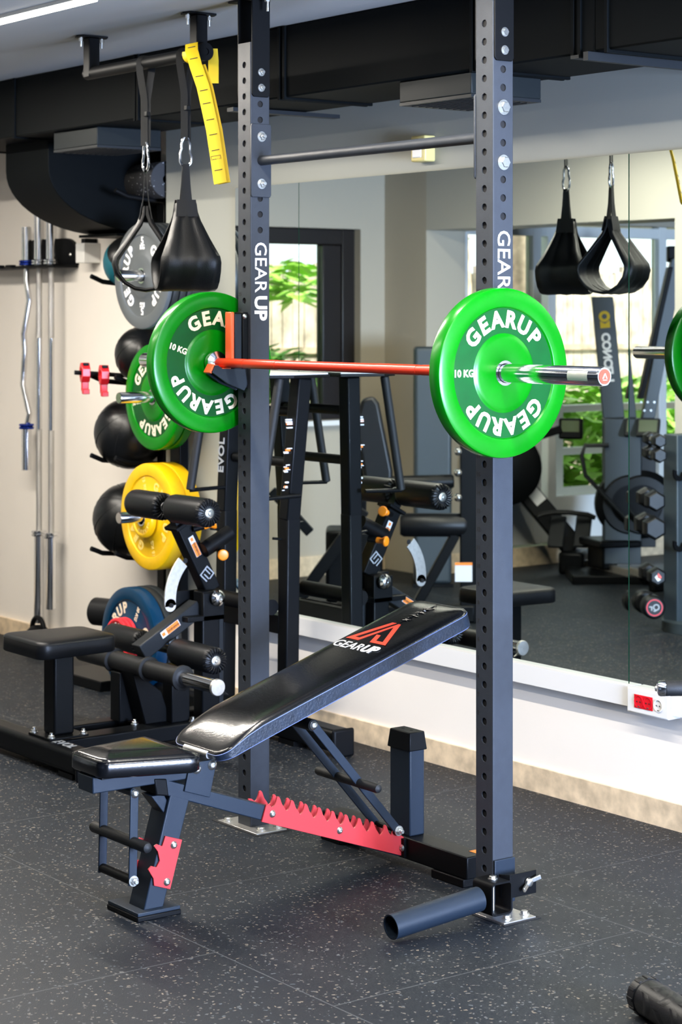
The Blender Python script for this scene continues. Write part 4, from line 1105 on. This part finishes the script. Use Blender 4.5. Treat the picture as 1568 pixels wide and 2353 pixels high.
MB().bar((-2.40, .575, .500), (-2.40, .318, .352), .060, .064).build('lower_arm', 'machine_grey', lg_, bevel=.004)
MB().box(-2.45, -2.33, .49, .655, .455, .475).box(-2.45, -2.445, .49, .655, .455, .56).box(-2.335, -2.33, .56, .655, .455, .56).build('pivot_bracket', 'machine_black', lg_, bevel=.003)
MB().cyl((-2.36, .58, .72), (-2.36, .70, .78), .030).build('stop_tube', 'matt_black', lg_)
# stickers and logo on the arm (faces +x)
dv = Vector((0, .132, -.255)).normalized(); c0 = Vector((-2.3785, .552, .735)); pv = Vector((0, dv.z, -dv.y))
def decal(c, d, w, h, m_, name):
    M_ = frame(c, (1, 0, 0), d); return MB().box(-w / 2, w / 2, -h / 2, h / 2, 0, .0008, M_).build(name, m_, lg_)
decal(c0, dv, .024, .085, 'sticker_white', 'sticker'); decal(c0 + dv * .014 + V(.0008, 0, 0), dv, .022, .055, 'sticker_orange', 'sticker'); decal(c0 - dv * .030 + V(.0008, 0, 0), dv, .012, .014, 'sticker_orange', 'sticker')
wt = MB(); tx(wt, 'WARNING', .012, frame(c0 + dv * .012 + V(.0022, .002, 0), (1, 0, 0), pv), .0002, .0003); wt.build('lettering', 'letter_dark', lg_)
c1 = Vector((-2.3685, .437, .432)); d1 = Vector((0, -.257, -.148)).normalized()
decal(c1, d1, .026, .090, 'sticker_white', 'sticker'); decal(c1 - d1 * .012 + V(.0008, 0, 0), d1, .024, .060, 'sticker_orange', 'sticker'); decal(c1 + d1 * .034 + V(.0008, 0, 0), d1, .013, .014, 'sticker_orange', 'sticker')
wt = MB(); tx(wt, 'WARNING', .012, frame(c1 - d1 * .012 + V(.0022, .002, 0), (1, 0, 0), V(0, -d1.z, d1.y) * 1), .0002, .0003); wt.build('lettering', 'letter_dark', lg_)
c2 = Vector((-2.3785, .608, .625)); M_ = frame(c2, (1, 0, 0), dv) @ Matrix.Rotation(.35, 4, 'Z')
e = MB()
for b_ in ((-.024, .006, .018, .023), (-.024, -.019, -.018, .018), (-.024, -.006, -.023, -.018), (-.011, -.006, -.018, .010), (.006, .011, -.010, .018), (.019, .024, -.018, .018), (-.006, .024, -.023, -.018)): e.box(b_[0], b_[1], b_[2], b_[3], 0, .0008, M_)
e.build('emblem', 'letter_grey', lg_)
# metal sector
def sector(x0, x1, cy_, cz_, r0, r1, a0, a1, n=16):
    pts = [(cy_ + r1 * math.cos(a0 + (a1 - a0) * i / n), cz_ + r1 * math.sin(a0 + (a1 - a0) * i / n)) for i in range(n + 1)]
    pts += [(cy_ + r0 * math.cos(a1 + (a0 - a1) * i / n), cz_ + r0 * math.sin(a1 + (a0 - a1) * i / n)) for i in range(n + 1)]
    return MB().yz(pts, x0, x1)
sector(-2.335, -2.328, .615, .545, .178, .228, math.radians(136), math.radians(186)).cyl((-2.335, .413, .528), (-2.328, .413, .528), .025).build('range_plate', 'steel_brushed', lg_, bevel=.001)
MB().cyl((-2.330, .413, .528), (-2.318, .413, .528), .008).cyl((-2.329, .478, .690), (-2.3275, .478, .690), .010).build('range_hole', 'dark_hole', lg_)
MB().cyl((-2.34, .615, .54), (-2.312, .615, .54), .020).lathe([(.030, 0), (.030, .004), (.022, .014), (.010, .019), (.008, .019), (.007, .016)], 32, frame((-2.314, .615, .54), (1, 0, 0))).build('pivot_cap', 'chrome', lg_)
for p, d in (((-2.35, .575, .812), (.45, .85, .25)), ((-2.33, .640, .708), (.6, -.25, -.05))):
    d = Vector(d).normalized(); p = Vector(p)
    k_ = MB().cyl(p - d * .04, p, .012).build('pin_barrel', 'matt_black', lg_)
    MB().lathe([(.012, 0), (.013, .006), (.011, .022), (.020, .036), (.021, .042), (.018, .046), (.012, .047)], 28, frame(p, d)).build('pin_knob', 'orange_plastic', k_)
# A-frame posts
for x, dx in ((-2.20, .03), (-2.635, -.012)):
    p_ = MB()
    for A_, B_ in (((x, .858, .09), (x, .868, .84)), ((x, .866, .83), (x + dx, .900, 1.375))): p_.bar(A_, B_, .062, .062)
    o = p_.build('frame_post', 'machine_black', lg_, bevel=.006)
    MB().cyl((x, .83, .76), (x, .79, .765), .005).build('band_peg', 'machine_black', lg_)
lb = MB(); d_ = Vector((-.012, .034, .54)).normalized()
M_ = Matrix((d_, Vector((-1, 0, 0)).cross(d_).cross(d_) * -1 if False else Vector((-1, 0, 0)), d_.cross(Vector((-1, 0, 0))))).transposed().to_4x4(); M_.translation = Vector((-2.640, .841, .985))
tx(lb, 'EVOL', .056, M_, .0014, .0006, 'LEFT', 0, 1.05); lb.build('lettering', 'letter_grey', lg_)
# pictograms on the right post
pc = MB(); po_ = MB()
for z in (1.20, 1.10, 1.03, .96):
    for i in range(5):
        zz = z + rnd.uniform(-.018, .018); xx = -2.195 + (zz - .84) * .056 + rnd.uniform(-.012, .012); pc.box(xx, xx + rnd.uniform(.002, .010), .832, .8355 + (zz - .84) * .062, zz, zz + rnd.uniform(.002, .007))
    po_.box(-2.192 + (z - .84) * .056, -2.186 + (z - .84) * .056, .8315, .835 + (z - .84) * .062, z - .004, z + .004)
pc.build('instruction_marks', 'sticker_white', lg_); po_.build('instruction_marks', 'sticker_orange', lg_)
for z, y in ((1.243, .895), (1.048, .885)):
    MB().cyl((-2.60, y, z), (-2.22, y, z), .019).build('cross_bar', 'machine_black', lg_)
MB().box(-2.61, -2.22, .83, .89, .395, .465).build('cross_bar', 'machine_black', lg_, bevel=.004)
MB().cyl((-2.61, .80, .50), (-2.22, .80, .50), .03).build('roller_guard', 'matt_black', lg_)
MB().prism([(-2.72, .80), (-2.66, .72), (-2.12, .72), (-2.08, .80), (-2.11, .985), (-2.68, .985)], .006, Matrix.Translation((0, 0, 1.388))).build('top_plate', 'white_trim', lg_, bevel=.002)
MB().prism([(-2.725, .80), (-2.663, .715), (-2.117, .715), (-2.075, .80), (-2.105, .990), (-2.685, .990)], .012, Matrix.Translation((0, 0, 1.376))).build('top_plate_rim', 'matt_black', lg_, bevel=.002)
for x in (-2.12, -2.617):
    MB().lathe([(.012, 0), (.0175, .004), (.0175, .455), (.012, .459)], 20, frame((x, .683, .925), (0, .082, .452))).build('grip_bar', 'rubber_grip', lg_)
    MB().cyl((x, .683, .925), (x, .86, .93), .008).build('grip_bracket', 'machine_black', lg_)

# ------------------------------------------------------------------ wall fittings
t = thing('motion_sensor', 'yellowed motion sensor on the wall above the middle mirror', 'sensor', (-1.55, 1.01, 2.2))
MB().box(-1.592, -1.510, .975, 1.031, 2.168, 2.262).build('housing', 'plastic_yellowed', t, bevel=.006)
MB().box(-1.578, -1.528, .970, .976, 2.182, 2.250).build('lens', 'plastic_white', t, bevel=.01, seg=3)
t = thing('wall_socket', 'white wall plate with two red sockets and one white socket below the mirror', 'socket', (-.39, .98, .39))
MB().box(-.487, -.302, .976, 1.056, .352, .432).build('cover_plate', 'plastic_white', t, bevel=.006, seg=3)
MB().box(-.452, -.370, .9745, .977, .371, .414).build('red_insert', 'socket_red', t, bevel=.001)
for x, m_ in ((-.431, 'socket_red'), (-.391, 'socket_red'), (-.345, 'plastic_white')):
    o = MB().lathe([(.0195, 0), (.0195, .0018), (.0175, .0018), (.0170, -.012), (.001, -.012)], 28, frame((x, .9745, .392), (0, -1, 0)), cap=False).lathe([(.0171, -.0005), (.001, -.0005)], 28, frame((x, .976, .392), (0, -1, 0)), cap=False).build('socket_well', m_, t)
    MB().cyl((x - .007, .974, .392), (x - .007, .9728, .392), .0022, n=12).cyl((x + .007, .974, .392), (x + .007, .9728, .392), .0022, n=12).build('pin_hole', 'dark_hole', o)
    MB().box(x - .004, x + .004, .9725, .975, .376, .379).build('earth_clip', 'zinc', o)
# grab handle on a stand at the right edge
t = thing('grab_handle', 'black rubber handle with chrome end cap at the right edge', 'handle', (.75, 0, 0))
d_ = Vector((.60, .80, .02)).normalized(); p_ = Vector((.688, -.072, .712))
MB().lathe([(.0165, 0), (.019, .002), (.019, .045), (.0182, .047), (.019, .049), (.019, .42)], 32, frame(p_ + d_ * .018, d_)).build('grip', 'rubber_grip', t)
MB().lathe([(.004, -.001), (.012, -.001), (.0165, .001), (.019, .006), (.019, .018), (.017, .0185)], 32, frame(p_, d_)).build('end_cap', 'chrome', t)
MB().lathe([(.007, -.003), (.006, -.006), (.001, -.007)], 20, frame(p_, d_), ).build('screw', 'zinc', t)
lb = MB(); tx(lb, 'E', .018, frame(p_ + d_ * .095 + Vector((.2, -.5, .9)).normalized() * .0192, (.2, -.5, .9), (-.4, -.2, .5)), .0006, .0003); lb.build('lettering', 'letter_dark', t)
MB().cyl(p_ + d_ * .40, (.95, .27, .02), .02).build('stand_post', 'machine_black', t)
MB().cyl((.95, .27, 0), (.95, .27, .02), .15).build('stand_foot', 'machine_black', t)
# ribbed roller on the floor, bottom right
t = thing('ribbed_roller', 'black ribbed plastic tube lying on the floor at bottom right', 'roller', (.85, -.27, .045))
d_ = Vector((.965, -.262, 0)).normalized(); p_ = Vector((.828, -.262, .045)); M_ = frame(p_, d_)
pf = []
vs = []; fs = []; n_ = 48
MB().lathe([(.040, 0), (.0435, .002), (.044, .010), (.044, .030), (.042, .032)], 48, M_).build('end_ring', 'vinyl_satin', t)
rb = MB()
for i in range(12):
    a_ = 2 * PI * i / 12; rb.box(.0435, .0462, -.004, .004, .004, .029, M_ @ Matrix.Rotation(a_, 4, 'Z'))
rb.build('grip_rib', 'vinyl_satin', t, bevel=.001)
MB().lathe([(.0405, .032), (.0425, .034), (.0425, .40), (.040, .402)], 48, M_).build('tube_body', 'vinyl_satin', t)
for k_ in range(5):
    z0 = .052 + k_ * .062
    for j in range(4):
        a0 = 2 * PI * j / 4 + (.5 if k_ % 2 else 0) + .9
        vs = []; fs = []
        for i in range(11):
            a_ = a0 + 1.15 * i / 10; zz = z0 + .018 * math.sin(PI * i / 10) + .012 * i / 10
            for q, rr in ((0, .0426), (.012, .0446), (.016, .0446), (.030, .0426)): vs.append((rr * math.cos(a_), rr * math.sin(a_), zz + q))
        for i in range(10):
            for q in range(3): fs.append((i * 4 + q, i * 4 + q + 1, (i + 1) * 4 + q + 1, (i + 1) * 4 + q))
        if k_ == 0 and j == 0: acc = MB()
        acc.add(vs, fs, M_)
acc.build('raised_rib', 'vinyl_satin', t)

# ------------------------------------------------------------------ the other side of the room, seen in the mirror
# dumbbell tower
tw = thing('dumbbell_tower', 'slate grey dumbbell tower standing across the room, seen in the right mirror', 'dumbbell rack', (-3.2, -1.95, 0))
MB().box(-3.30, -3.20, -2.08, -1.90, .02, 1.0).build('tower_post', 'slate_panel', tw, bevel=.006)
MB().cyl((-3.15, -2.08, .02), (-3.15, -2.08, 1.0), .085, n=40).build('tower_column', 'slate_panel', tw)
MB().lathe([(.086, 0), (.088, .004), (.088, .03), (.08, .038)], 40, frame((-3.15, -2.08, 1.0), (0, 0, 1))).build('column_cap', 'steel_brushed', tw)
MB().cyl((-3.15, -2.05, 0), (-3.15, -2.05, .05), .22, n=40).build('base_disc', 'slate_panel', tw)
for z in (.80, .44):
    sector(-3.19, -3.18, -1.90, z + .01, .02, .045, math.radians(180), math.radians(380)).build('cradle_hook', 'matt_black', tw)
DG = 'dumbbells on the tower'
def dumbbell(y, z, r, x, label, logo=None, round_=False):
    t = thing('dumbbell', label, 'dumbbell', (x, y, z), DG)
    ax = Vector((.86, .51, 0)); c = Vector((x, y, z))
    for s_ in (1, -1):
        d = ax * s_; M_ = frame(c + d * .05, d); n_ = 40 if round_ else 6
        o = MB().lathe([(r * .8, 0), (r, .012), (r, .07), (r * .82, .085)], n_, M_ @ Matrix.Rotation(PI / 6 if not round_ else 0, 4, 'Z')).build('head', 'vinyl_satin', t, bevel=.003)
        M2 = frame(c + d * .1354, d, (0, 0, 1))
        if logo == 'ring':
            MB().ring(c + d * .1352, c + d * .137, r * .70, r * .62, 40).build('red_ring', 'socket_red', o)
            e_ = MB(); tx(e_, 'Qr', r * .75, M2, .001, .0006); e_.build('lettering', 'letter_grey', o)
        elif logo:
            MB().prism([(-.018, .0), (0, .022), (.004, .004), (-.012, -.008)], .0006, M2).build('emblem', 'logo_red', o)
            MB().prism([(.006, .012), (.018, 0), (.002, -.022), (-.014, -.012), (.004, -.002)], .0006, M2).build('emblem', 'letter_white', o)
    MB().cyl(c - ax * .055, c + ax * .055, .015).build('grip', 'knurl', t)
dumbbell(-1.845, .973, .037, -3.31, 'small hex dumbbell, topmost on the dumbbell tower')
dumbbell(-1.845, .900, .040, -3.31, 'hex dumbbell catching light, second from the top of the tower')
dumbbell(-1.828, .668, .054, -3.32, 'large hex dumbbell below the upper hook of the tower')
dumbbell(-1.822, .532, .062, -3.32, 'largest hex dumbbell, midway up the tower')
dumbbell(-1.834, .285, .048, -3.315, 'hex dumbbell with red and white emblem low on the tower', logo='h')
dumbbell(-1.818, .131, .060, -3.325, 'round dumbbell with a red ring, lowest on the tower', logo='ring', round_=True)

# ski machine
sk = thing('ski_machine', 'tall slate ski machine with two spreading arms by the glazed doors', 'exercise machine', (-4.87, -3.15, 0))
Au = Vector((.5957, -.8032, 0))        # across the machine as it shows in the mirror
Bu = Vector((.8032, .5957, 0))
def skb(u0, z0, u1, z1, w, d0, d1, m_, name, parent=sk):
    """slanted panel from (u0,z0) to (u1,z1), half width w/2 each side, depth d0..d1"""
    o0 = Vector((-4.922, -3.093, 0))
    vs = []
    for u, z in ((u0, z0), (u1, z1)):
        for s_ in (-.5, .5):
            for d in (d0, d1): vs.append(o0 + Au * (u + s_ * w) + Bu * d + Vector((0, 0, z)))
    return MB().add(vs, [(0, 1, 3, 2), (4, 6, 7, 5), (0, 4, 5, 1), (2, 3, 7, 6), (0, 2, 6, 4), (1, 5, 7, 3)]).build(name, m_, parent, bevel=.004)
skb(.073, .10, .073, .98, .150, 0, .12, 'slate_panel', 'lower_column')
skb(.065, .98, -.005, 1.72, .130, 0, .05, 'slate_panel', 'left_arm')
skb(.195, .98, .375, 1.95, .075, 0, .10, 'slate_panel', 'right_arm')
skb(.150, 1.10, .330, 1.90, .030, .0, .11, 'matt_black', 'arm_edge')
skb(.195, .20, .195, .98, .090, 0, .10, 'machine_grey', 'rear_column')
MB().box(-.05, .10, -.03, .04, 0, .10, Matrix.Translation(Vector((-4.922, -3.093, 1.93)) + Au * .37) @ Matrix.Rotation(-.93, 4, 'Z')).build('pulley_head', 'matt_black', sk, bevel=.01)
pp = Vector((-4.922, -3.093, 1.93)) + Au * .50
MB().path([pp, pp + Au * .03 + V(0, 0, -.03), pp + Au * .03 + V(0, 0, -.12), pp + Au * .005 + V(0, 0, -.15)], .010, 8).build('handle', 'strap_yellow', sk)
MB().lathe([(.19, 0), (.21, .02), (.21, .10), (.17, .13)], 40, frame(Vector((-4.83, -3.22, .46)), Bu)).build('fan_housing', 'machine_black', sk)
MB().ring(Vector((-4.83, -3.22, .46)) + Bu * .131, Vector((-4.83, -3.22, .46)) + Bu * .14, .17, .12, 40).build('fan_ring', 'machine_grey', sk)
mo = MB().box(-.07, .07, -.01, .02, -.06, .06, Matrix.Translation(Vector((-4.80, -3.23, .93)) + Bu * .16) @ R3(-.5, 0, .93 + PI / 2)).build('monitor', 'machine_grey', sk, bevel=.006)
MB().box(-.055, .055, -.013, -.010, -.035, .045, Matrix.Translation(Vector((-4.80, -3.23, .93)) + Bu * .16) @ R3(-.5, 0, .93 + PI / 2)).build('screen', 'screen_green', mo)
MB().box(-.35, .35, -.3, .3, 0, .05, Matrix.Translation((-4.84, -3.20, 0)) @ Matrix.Rotation(-.93, 4, 'Z')).build('floor_stand', 'machine_black', sk, bevel=.006)
lb = MB(); d_ = (Au * .07 + Vector((0, 0, -.74))).normalized()
nrm = Bu; yv = nrm.cross(d_); M_ = Matrix((d_, yv, nrm)).transposed().to_4x4(); M_.translation = Vector((-4.922, -3.093, 1.50)) + Au * .015 + Bu * .0508
tx(lb, 'CONCEPT', .070, M_, .003, .0006, 'LEFT', 0, .95); lb.build('lettering', 'letter_white', sk)
lg = MB(); lg.ring(M_ @ Vector((-.10, 0, 0)), M_ @ Vector((-.10, 0, .001)), .034, .016).prism([(-.075, -.03), (-.03, -.03), (-.03, .03), (-.075, .03), (-.055, 0)], .0008, M_).build('emblem', 'strap_yellow', sk)
b = MB()
for u, z in ((.15, 1.08), (.19, 1.08), (.23, 1.08), (.17, 1.03), (.21, 1.03)): b.cyl(Vector((-4.922, -3.093, z)) + Au * u + Bu * .10, Vector((-4.922, -3.093, z)) + Au * u + Bu * .106, .006, n=12)
b.build('screw', 'zinc', sk)
MB().path([Vector((-4.922, -3.093, .82)) + Au * .02 + Bu * .14, Vector((-4.99, -2.99, .82)) + Bu * .14, Vector((-5.005, -2.975, .76)) + Bu * .15, Vector((-4.99, -2.99, .64)) + Bu * .16, Vector((-4.80, -3.25, .30)) + Bu * .2], .013, 10).build('guard_rail', 'machine_grey', sk)

# rower
rw = thing('rowing_machine', 'black rowing machine with monitor arm in front of the glazed doors', 'exercise machine', (-5.2, -3.0, 0))
MB().lathe([(.20, 0), (.24, .02), (.24, .12), (.20, .14)], 44, frame((-5.52, -2.80, .66), (.8, .6, 0))).build('flywheel_cage', 'machine_black', rw)
MB().bar((-5.56, -2.86, .66), (-5.24, -3.16, .14), .14, .10, (.6, -.8, 0)).build('front_boom', 'machine_black', rw, bevel=.01)
MB().bar((-5.50, -2.86, .665), (-5.36, -2.99, .435), .075, .012, (.6, -.8, 0)).build('boom_panel', 'sticker_white', rw)
MB().bar((-5.50, -2.80, .78), (-5.24, -3.05, .90), .05, .05, (0, 0, 1)).build('monitor_arm', 'machine_black', rw, bevel=.006)
o = MB().box(-.075, .075, -.02, .02, -.065, .065, Matrix.Translation((-5.20, -3.09, .90)) @ R3(-.1, 0, .93 + PI / 2)).build('monitor', 'machine_black', rw, bevel=.012)
MB().box(-.055, .055, -.023, -.020, -.02, .05, Matrix.Translation((-5.20, -3.09, .90)) @ R3(-.1, 0, .93 + PI / 2)).build('screen', 'screen_green', o)
MB().path([(-5.28, -2.88, .36), (-5.26, -2.92, .375), (-5.22, -2.98, .385), (-5.17, -3.04, .385), (-5.10, -3.14, .37), (-5.08, -3.18, .35)], .016, 10).build('handle', 'rubber_grip', rw)
for dx in (0, .16): MB().box(-.05, .05, -.012, .012, -.11, .11, Matrix.Translation((-5.24 + dx * .6, -3.01 - dx * .8, .26)) @ R3(-.6, 0, .93 + PI / 2)).build('foot_plate', 'machine_grey', rw, bevel=.008)
MB().box(-.13, .13, -.08, .08, 0, .14, Matrix.Translation((-5.22, -3.14, 0)) @ Matrix.Rotation(.93, 4, 'Z')).build('front_foot', 'machine_black', rw, bevel=.02)
MB().bar((-5.15, -3.17, .06), (-4.34, -2.93, .075), .05, .035, (0, 0, 1)).build('slide_rail', 'steel_brushed', rw, bevel=.004)
MB().box(-.10, .20, -.10, .10, .20, .245, Matrix.Translation((-4.95, -3.1, 0)) @ Matrix.Rotation(.3, 4, 'Z')).box(-.08, .14, -.05, .05, .06, .20, Matrix.Translation((-4.95, -3.1, 0)) @ Matrix.Rotation(.3, 4, 'Z')).build('seat_carriage', 'machine_black', rw, bevel=.012)
MB().box(-4.36, -4.31, -3.03, -2.83, 0, .10).build('rear_foot', 'matt_black', rw, bevel=.01)

# strength machine across the room
pm_ = thing('press_machine', 'black press machine with padded roll and back pad, seen in the middle mirror', 'exercise machine', (-4.2, -1.05, 0))
U2 = Vector((.5957, -.8032, 0)); O2 = Vector((-4.346, -.848, 0)); N2 = Vector((.8032, .5957, 0))
def P2(u, z, d=0): return O2 + U2 * u + N2 * d + Vector((0, 0, z))
M_ = Matrix((U2, (Vector((0, 0, 1)) - U2 * .0).normalized(), N2)).transposed().to_4x4()
M_.translation = P2(.03, 0, 0)
MB().prism([(-.04, .70), (.10, .70), (.10, .80), (.03, 1.15), (.0, 1.19), (-.06, 1.17), (-.10, 1.05)], .07, M_).build('back_pad', 'vinyl_satin', pm_, bevel=.02, seg=4)
MB().lathe([(.05, 0), (.062, .02), (.062, .33), (.05, .35)], 32, frame(P2(.17, .51, .0), U2)).build('roll_pad', 'vinyl_satin', pm_)
MB().lathe([(.03, 0), (.037, .01), (.037, .42), (.03, .43)], 28, frame(P2(.02, .73, .05), U2 + V(0, 0, .03))).build('upper_arm', 'machine_black', pm_)
MB().bar(P2(.46, .46), P2(.24, .06), .07, .05, N2).build('diagonal_leg', 'machine_black', pm_, bevel=.005)
MB().bar(P2(.53, .0), P2(.53, 1.12), .09, .09, N2).build('tower_post', 'machine_black', pm_, bevel=.005)
MB().bar(P2(-.10, .05), P2(.56, .05), .12, .09, N2).build('base_beam', 'machine_black', pm_, bevel=.01)
MB().bar(P2(-.42, .05, .1), P2(-.02, .60, .1), .07, .06, N2).bar(P2(-.50, .70, .1), P2(-.30, .48, .1), .05, .05, N2).build('lever_arm', 'machine_black', pm_, bevel=.004)
MB().bar(P2(-.06, .05, -.1), P2(-.02, .95, -.1), .06, .06, N2).build('rear_post', 'machine_black', pm_, bevel=.004)
MB().box(0, .30, -.2, .1, .10, .48, Matrix.Translation(P2(-.22, 0, -.1)) @ Matrix.Rotation(-.93, 4, 'Z')).build('weight_cover', 'machine_black', pm_, bevel=.02)
k_ = MB()
for z in (.90, .79, .66): k_.ball(tuple(P2(.47, z, .07)), .022, 16, 10)
k_.build('lock_knob', 'chrome', pm_)
o = MB().box(-.045, .045, -.001, .001, -.05, .05, Matrix.Translation(P2(.50, .27, .06)) @ Matrix.Rotation(-.93, 4, 'Z')).build('label', 'sticker_white', pm_)
MB().box(-.045, .045, .001, .002, .036, .05, Matrix.Translation(P2(.50, .27, .06)) @ Matrix.Rotation(-.93, 4, 'Z')).build('label_band', 'sticker_orange', o)
# slate column near the glazed corner
t = thing('locker_column', 'slate grey upright cabinet in front of the far wall corner', 'cabinet', (-5.3, -2.0, 0))
MB().box(-.11, .11, -.12, .12, .02, 1.42, Matrix.Translation((-5.30, -2.06, 0)) @ Matrix.Rotation(-.93, 4, 'Z')).build('body', 'slate_panel', t, bevel=.02, seg=3)
MB().box(-.12, .12, -.13, .13, 0, .02, Matrix.Translation((-5.30, -2.06, 0)) @ Matrix.Rotation(-.93, 4, 'Z')).build('plinth', 'matt_black', t)

# ------------------------------------------------------------------ outside
struct(MB().box(-16, -6.4, -16, 4, -.12, -.02).build('ground', 'garden_ground'))
rl = thing('balcony_railing', 'white horizontal railing outside the glazed doors', 'railing', (-6.5, -3.9, 0))
for z in (.92, .62, .34): MB().box(-6.52, -6.47, -6.6, -2.5, z, z + .05).build('rail', 'window_white', rl, bevel=.004)
for y in (-2.6, -3.35, -4.15, -4.95, -5.75, -6.5): MB().box(-6.53, -6.46, y - .04, y + .04, -.02, .98).build('rail_post', 'window_white', rl, bevel=.004)
def leaves(name, boxes, n, size, m_, droop=.6, seed=1, upw=0):
    r_ = random.Random(seed); mb_ = MB()
    for i in range(n):
        b_ = boxes[i % len(boxes)]
        c_ = Vector((r_.uniform(b_[0], b_[1]), r_.uniform(b_[2], b_[3]), r_.uniform(b_[4], b_[5])))
        a_ = r_.uniform(0, 2 * PI); d_ = Vector((math.cos(a_), math.sin(a_), r_.uniform(-droop, .4 + upw))).normalized(); s_ = d_.cross(Vector((r_.uniform(-1, 1), r_.uniform(-1, 1), 1))).normalized()
        L_ = size * r_.uniform(.7, 1.5); w_ = L_ * .16
        mb_.add([c_, c_ + d_ * L_ * .4 + s_ * w_, c_ + d_ * L_, c_ + d_ * L_ * .4 - s_ * w_], [(0, 1, 2, 3)])
    return mb_
o = leaves('bamboo', [(-7.6, -6.8, -7.6, -3.4, 0, 1.15), (-7.9, -7.0, -7.2, -3.2, .0, 1.0)], 5200, .20, 'leaf_green', .9, 3).build('bamboo_foliage', 'leaf_green'); tag(o, 'bright green bamboo leaves behind the white railing', 'plants', kind='stuff')
o = leaves('bamboo', [(-7.6, -7.0, -3.7, -3.0, .8, 2.6)], 420, .20, 'leaf_green', .9, 5).build('branch_foliage', 'leaf_green'); tag(o, 'loose green leaves hanging beside the left door frame', 'plants', kind='stuff')
o = leaves('hedge', [(-8.6, -7.9, -3.2, .6, 0.3, 1.15), (-8.6, -8.0, -3.2, .6, .9, 1.35)], 3600, .16, 'leaf_dark', .5, 8).build('hedge_foliage', 'leaf_dark'); tag(o, 'green hedge outside the dark framed window', 'plants', kind='stuff')
o = leaves('crown', [(-8.7, -8.2, -3.4, .9, 1.72, 2.0), (-8.8, -8.2, -3.4, .9, 2.2, 2.7)], 1500, .20, 'leaf_green', .5, 9).build('tree_foliage', 'leaf_green'); tag(o, 'sunlit tree leaves high outside the dark framed window', 'plants', kind='stuff')
TGN = 'tree trunks outside'
for i, (x, y, r_, h_, lab) in enumerate([(-9.0, -1.35, .10, 2.8, 'left pale trunk outside the dark framed window'), (-8.8, -2.0, .12, 3.0, 'middle pale trunk outside the dark framed window'), (-9.1, -2.7, .10, 2.7, 'right pale trunk outside the dark framed window'),
        (-8.9, -.5, .09, 2.8, 'outermost trunk beyond the dark framed window'), (-8.4, -4.75, .16, 3.4, 'thick trunk beyond the bamboo, centre of the glazed doors'), (-8.6, -5.7, .12, 3.4, 'slim trunk beyond the bamboo near the right pillar')]):
    pts = [(x + .05 * math.sin(k * 1.3 + i), y + .05 * math.cos(k * 1.1 + i), -.1 + h_ * k / 7) for k in range(8)]
    t = thing('tree_trunk', lab, 'tree', (x, y, 0), TGN)
    MB().path(pts, [r_ * (1.25 - .07 * k) for k in range(8)], 14).build('bark', 'bark', t)
t = thing('reed_fence', 'brown reed fence behind the bamboo', 'fence', (-8.7, -5, 0))
mb_ = MB(); y = -9.0
while y < 1.5:
    w_ = rnd.uniform(.05, .11); mb_.box(-8.98 + rnd.uniform(-.03, .03), -8.92, y, y + w_ * .92, -.05, 1.98 + rnd.uniform(-.06, .06)); y += w_
mb_.build('reeds', 'reed', t)
for z in (.5, 1.3): MB().box(-8.92, -8.89, -9, 1.5, z, z + .05).build('batten', 'bark', t)
t = thing('garden_wall', 'pale rendered wall behind the trees', 'wall', (-11, -1.5, 0)); MB().box(-11.2, -11.0, -9.0, 5.0, -.1, 1.2).build('render', 'render_wall', t)

# ------------------------------------------------------------------ tidy
for o in S.objects:
    for k in ('_o', '_used'):
        if k in o.keys(): del o[k]
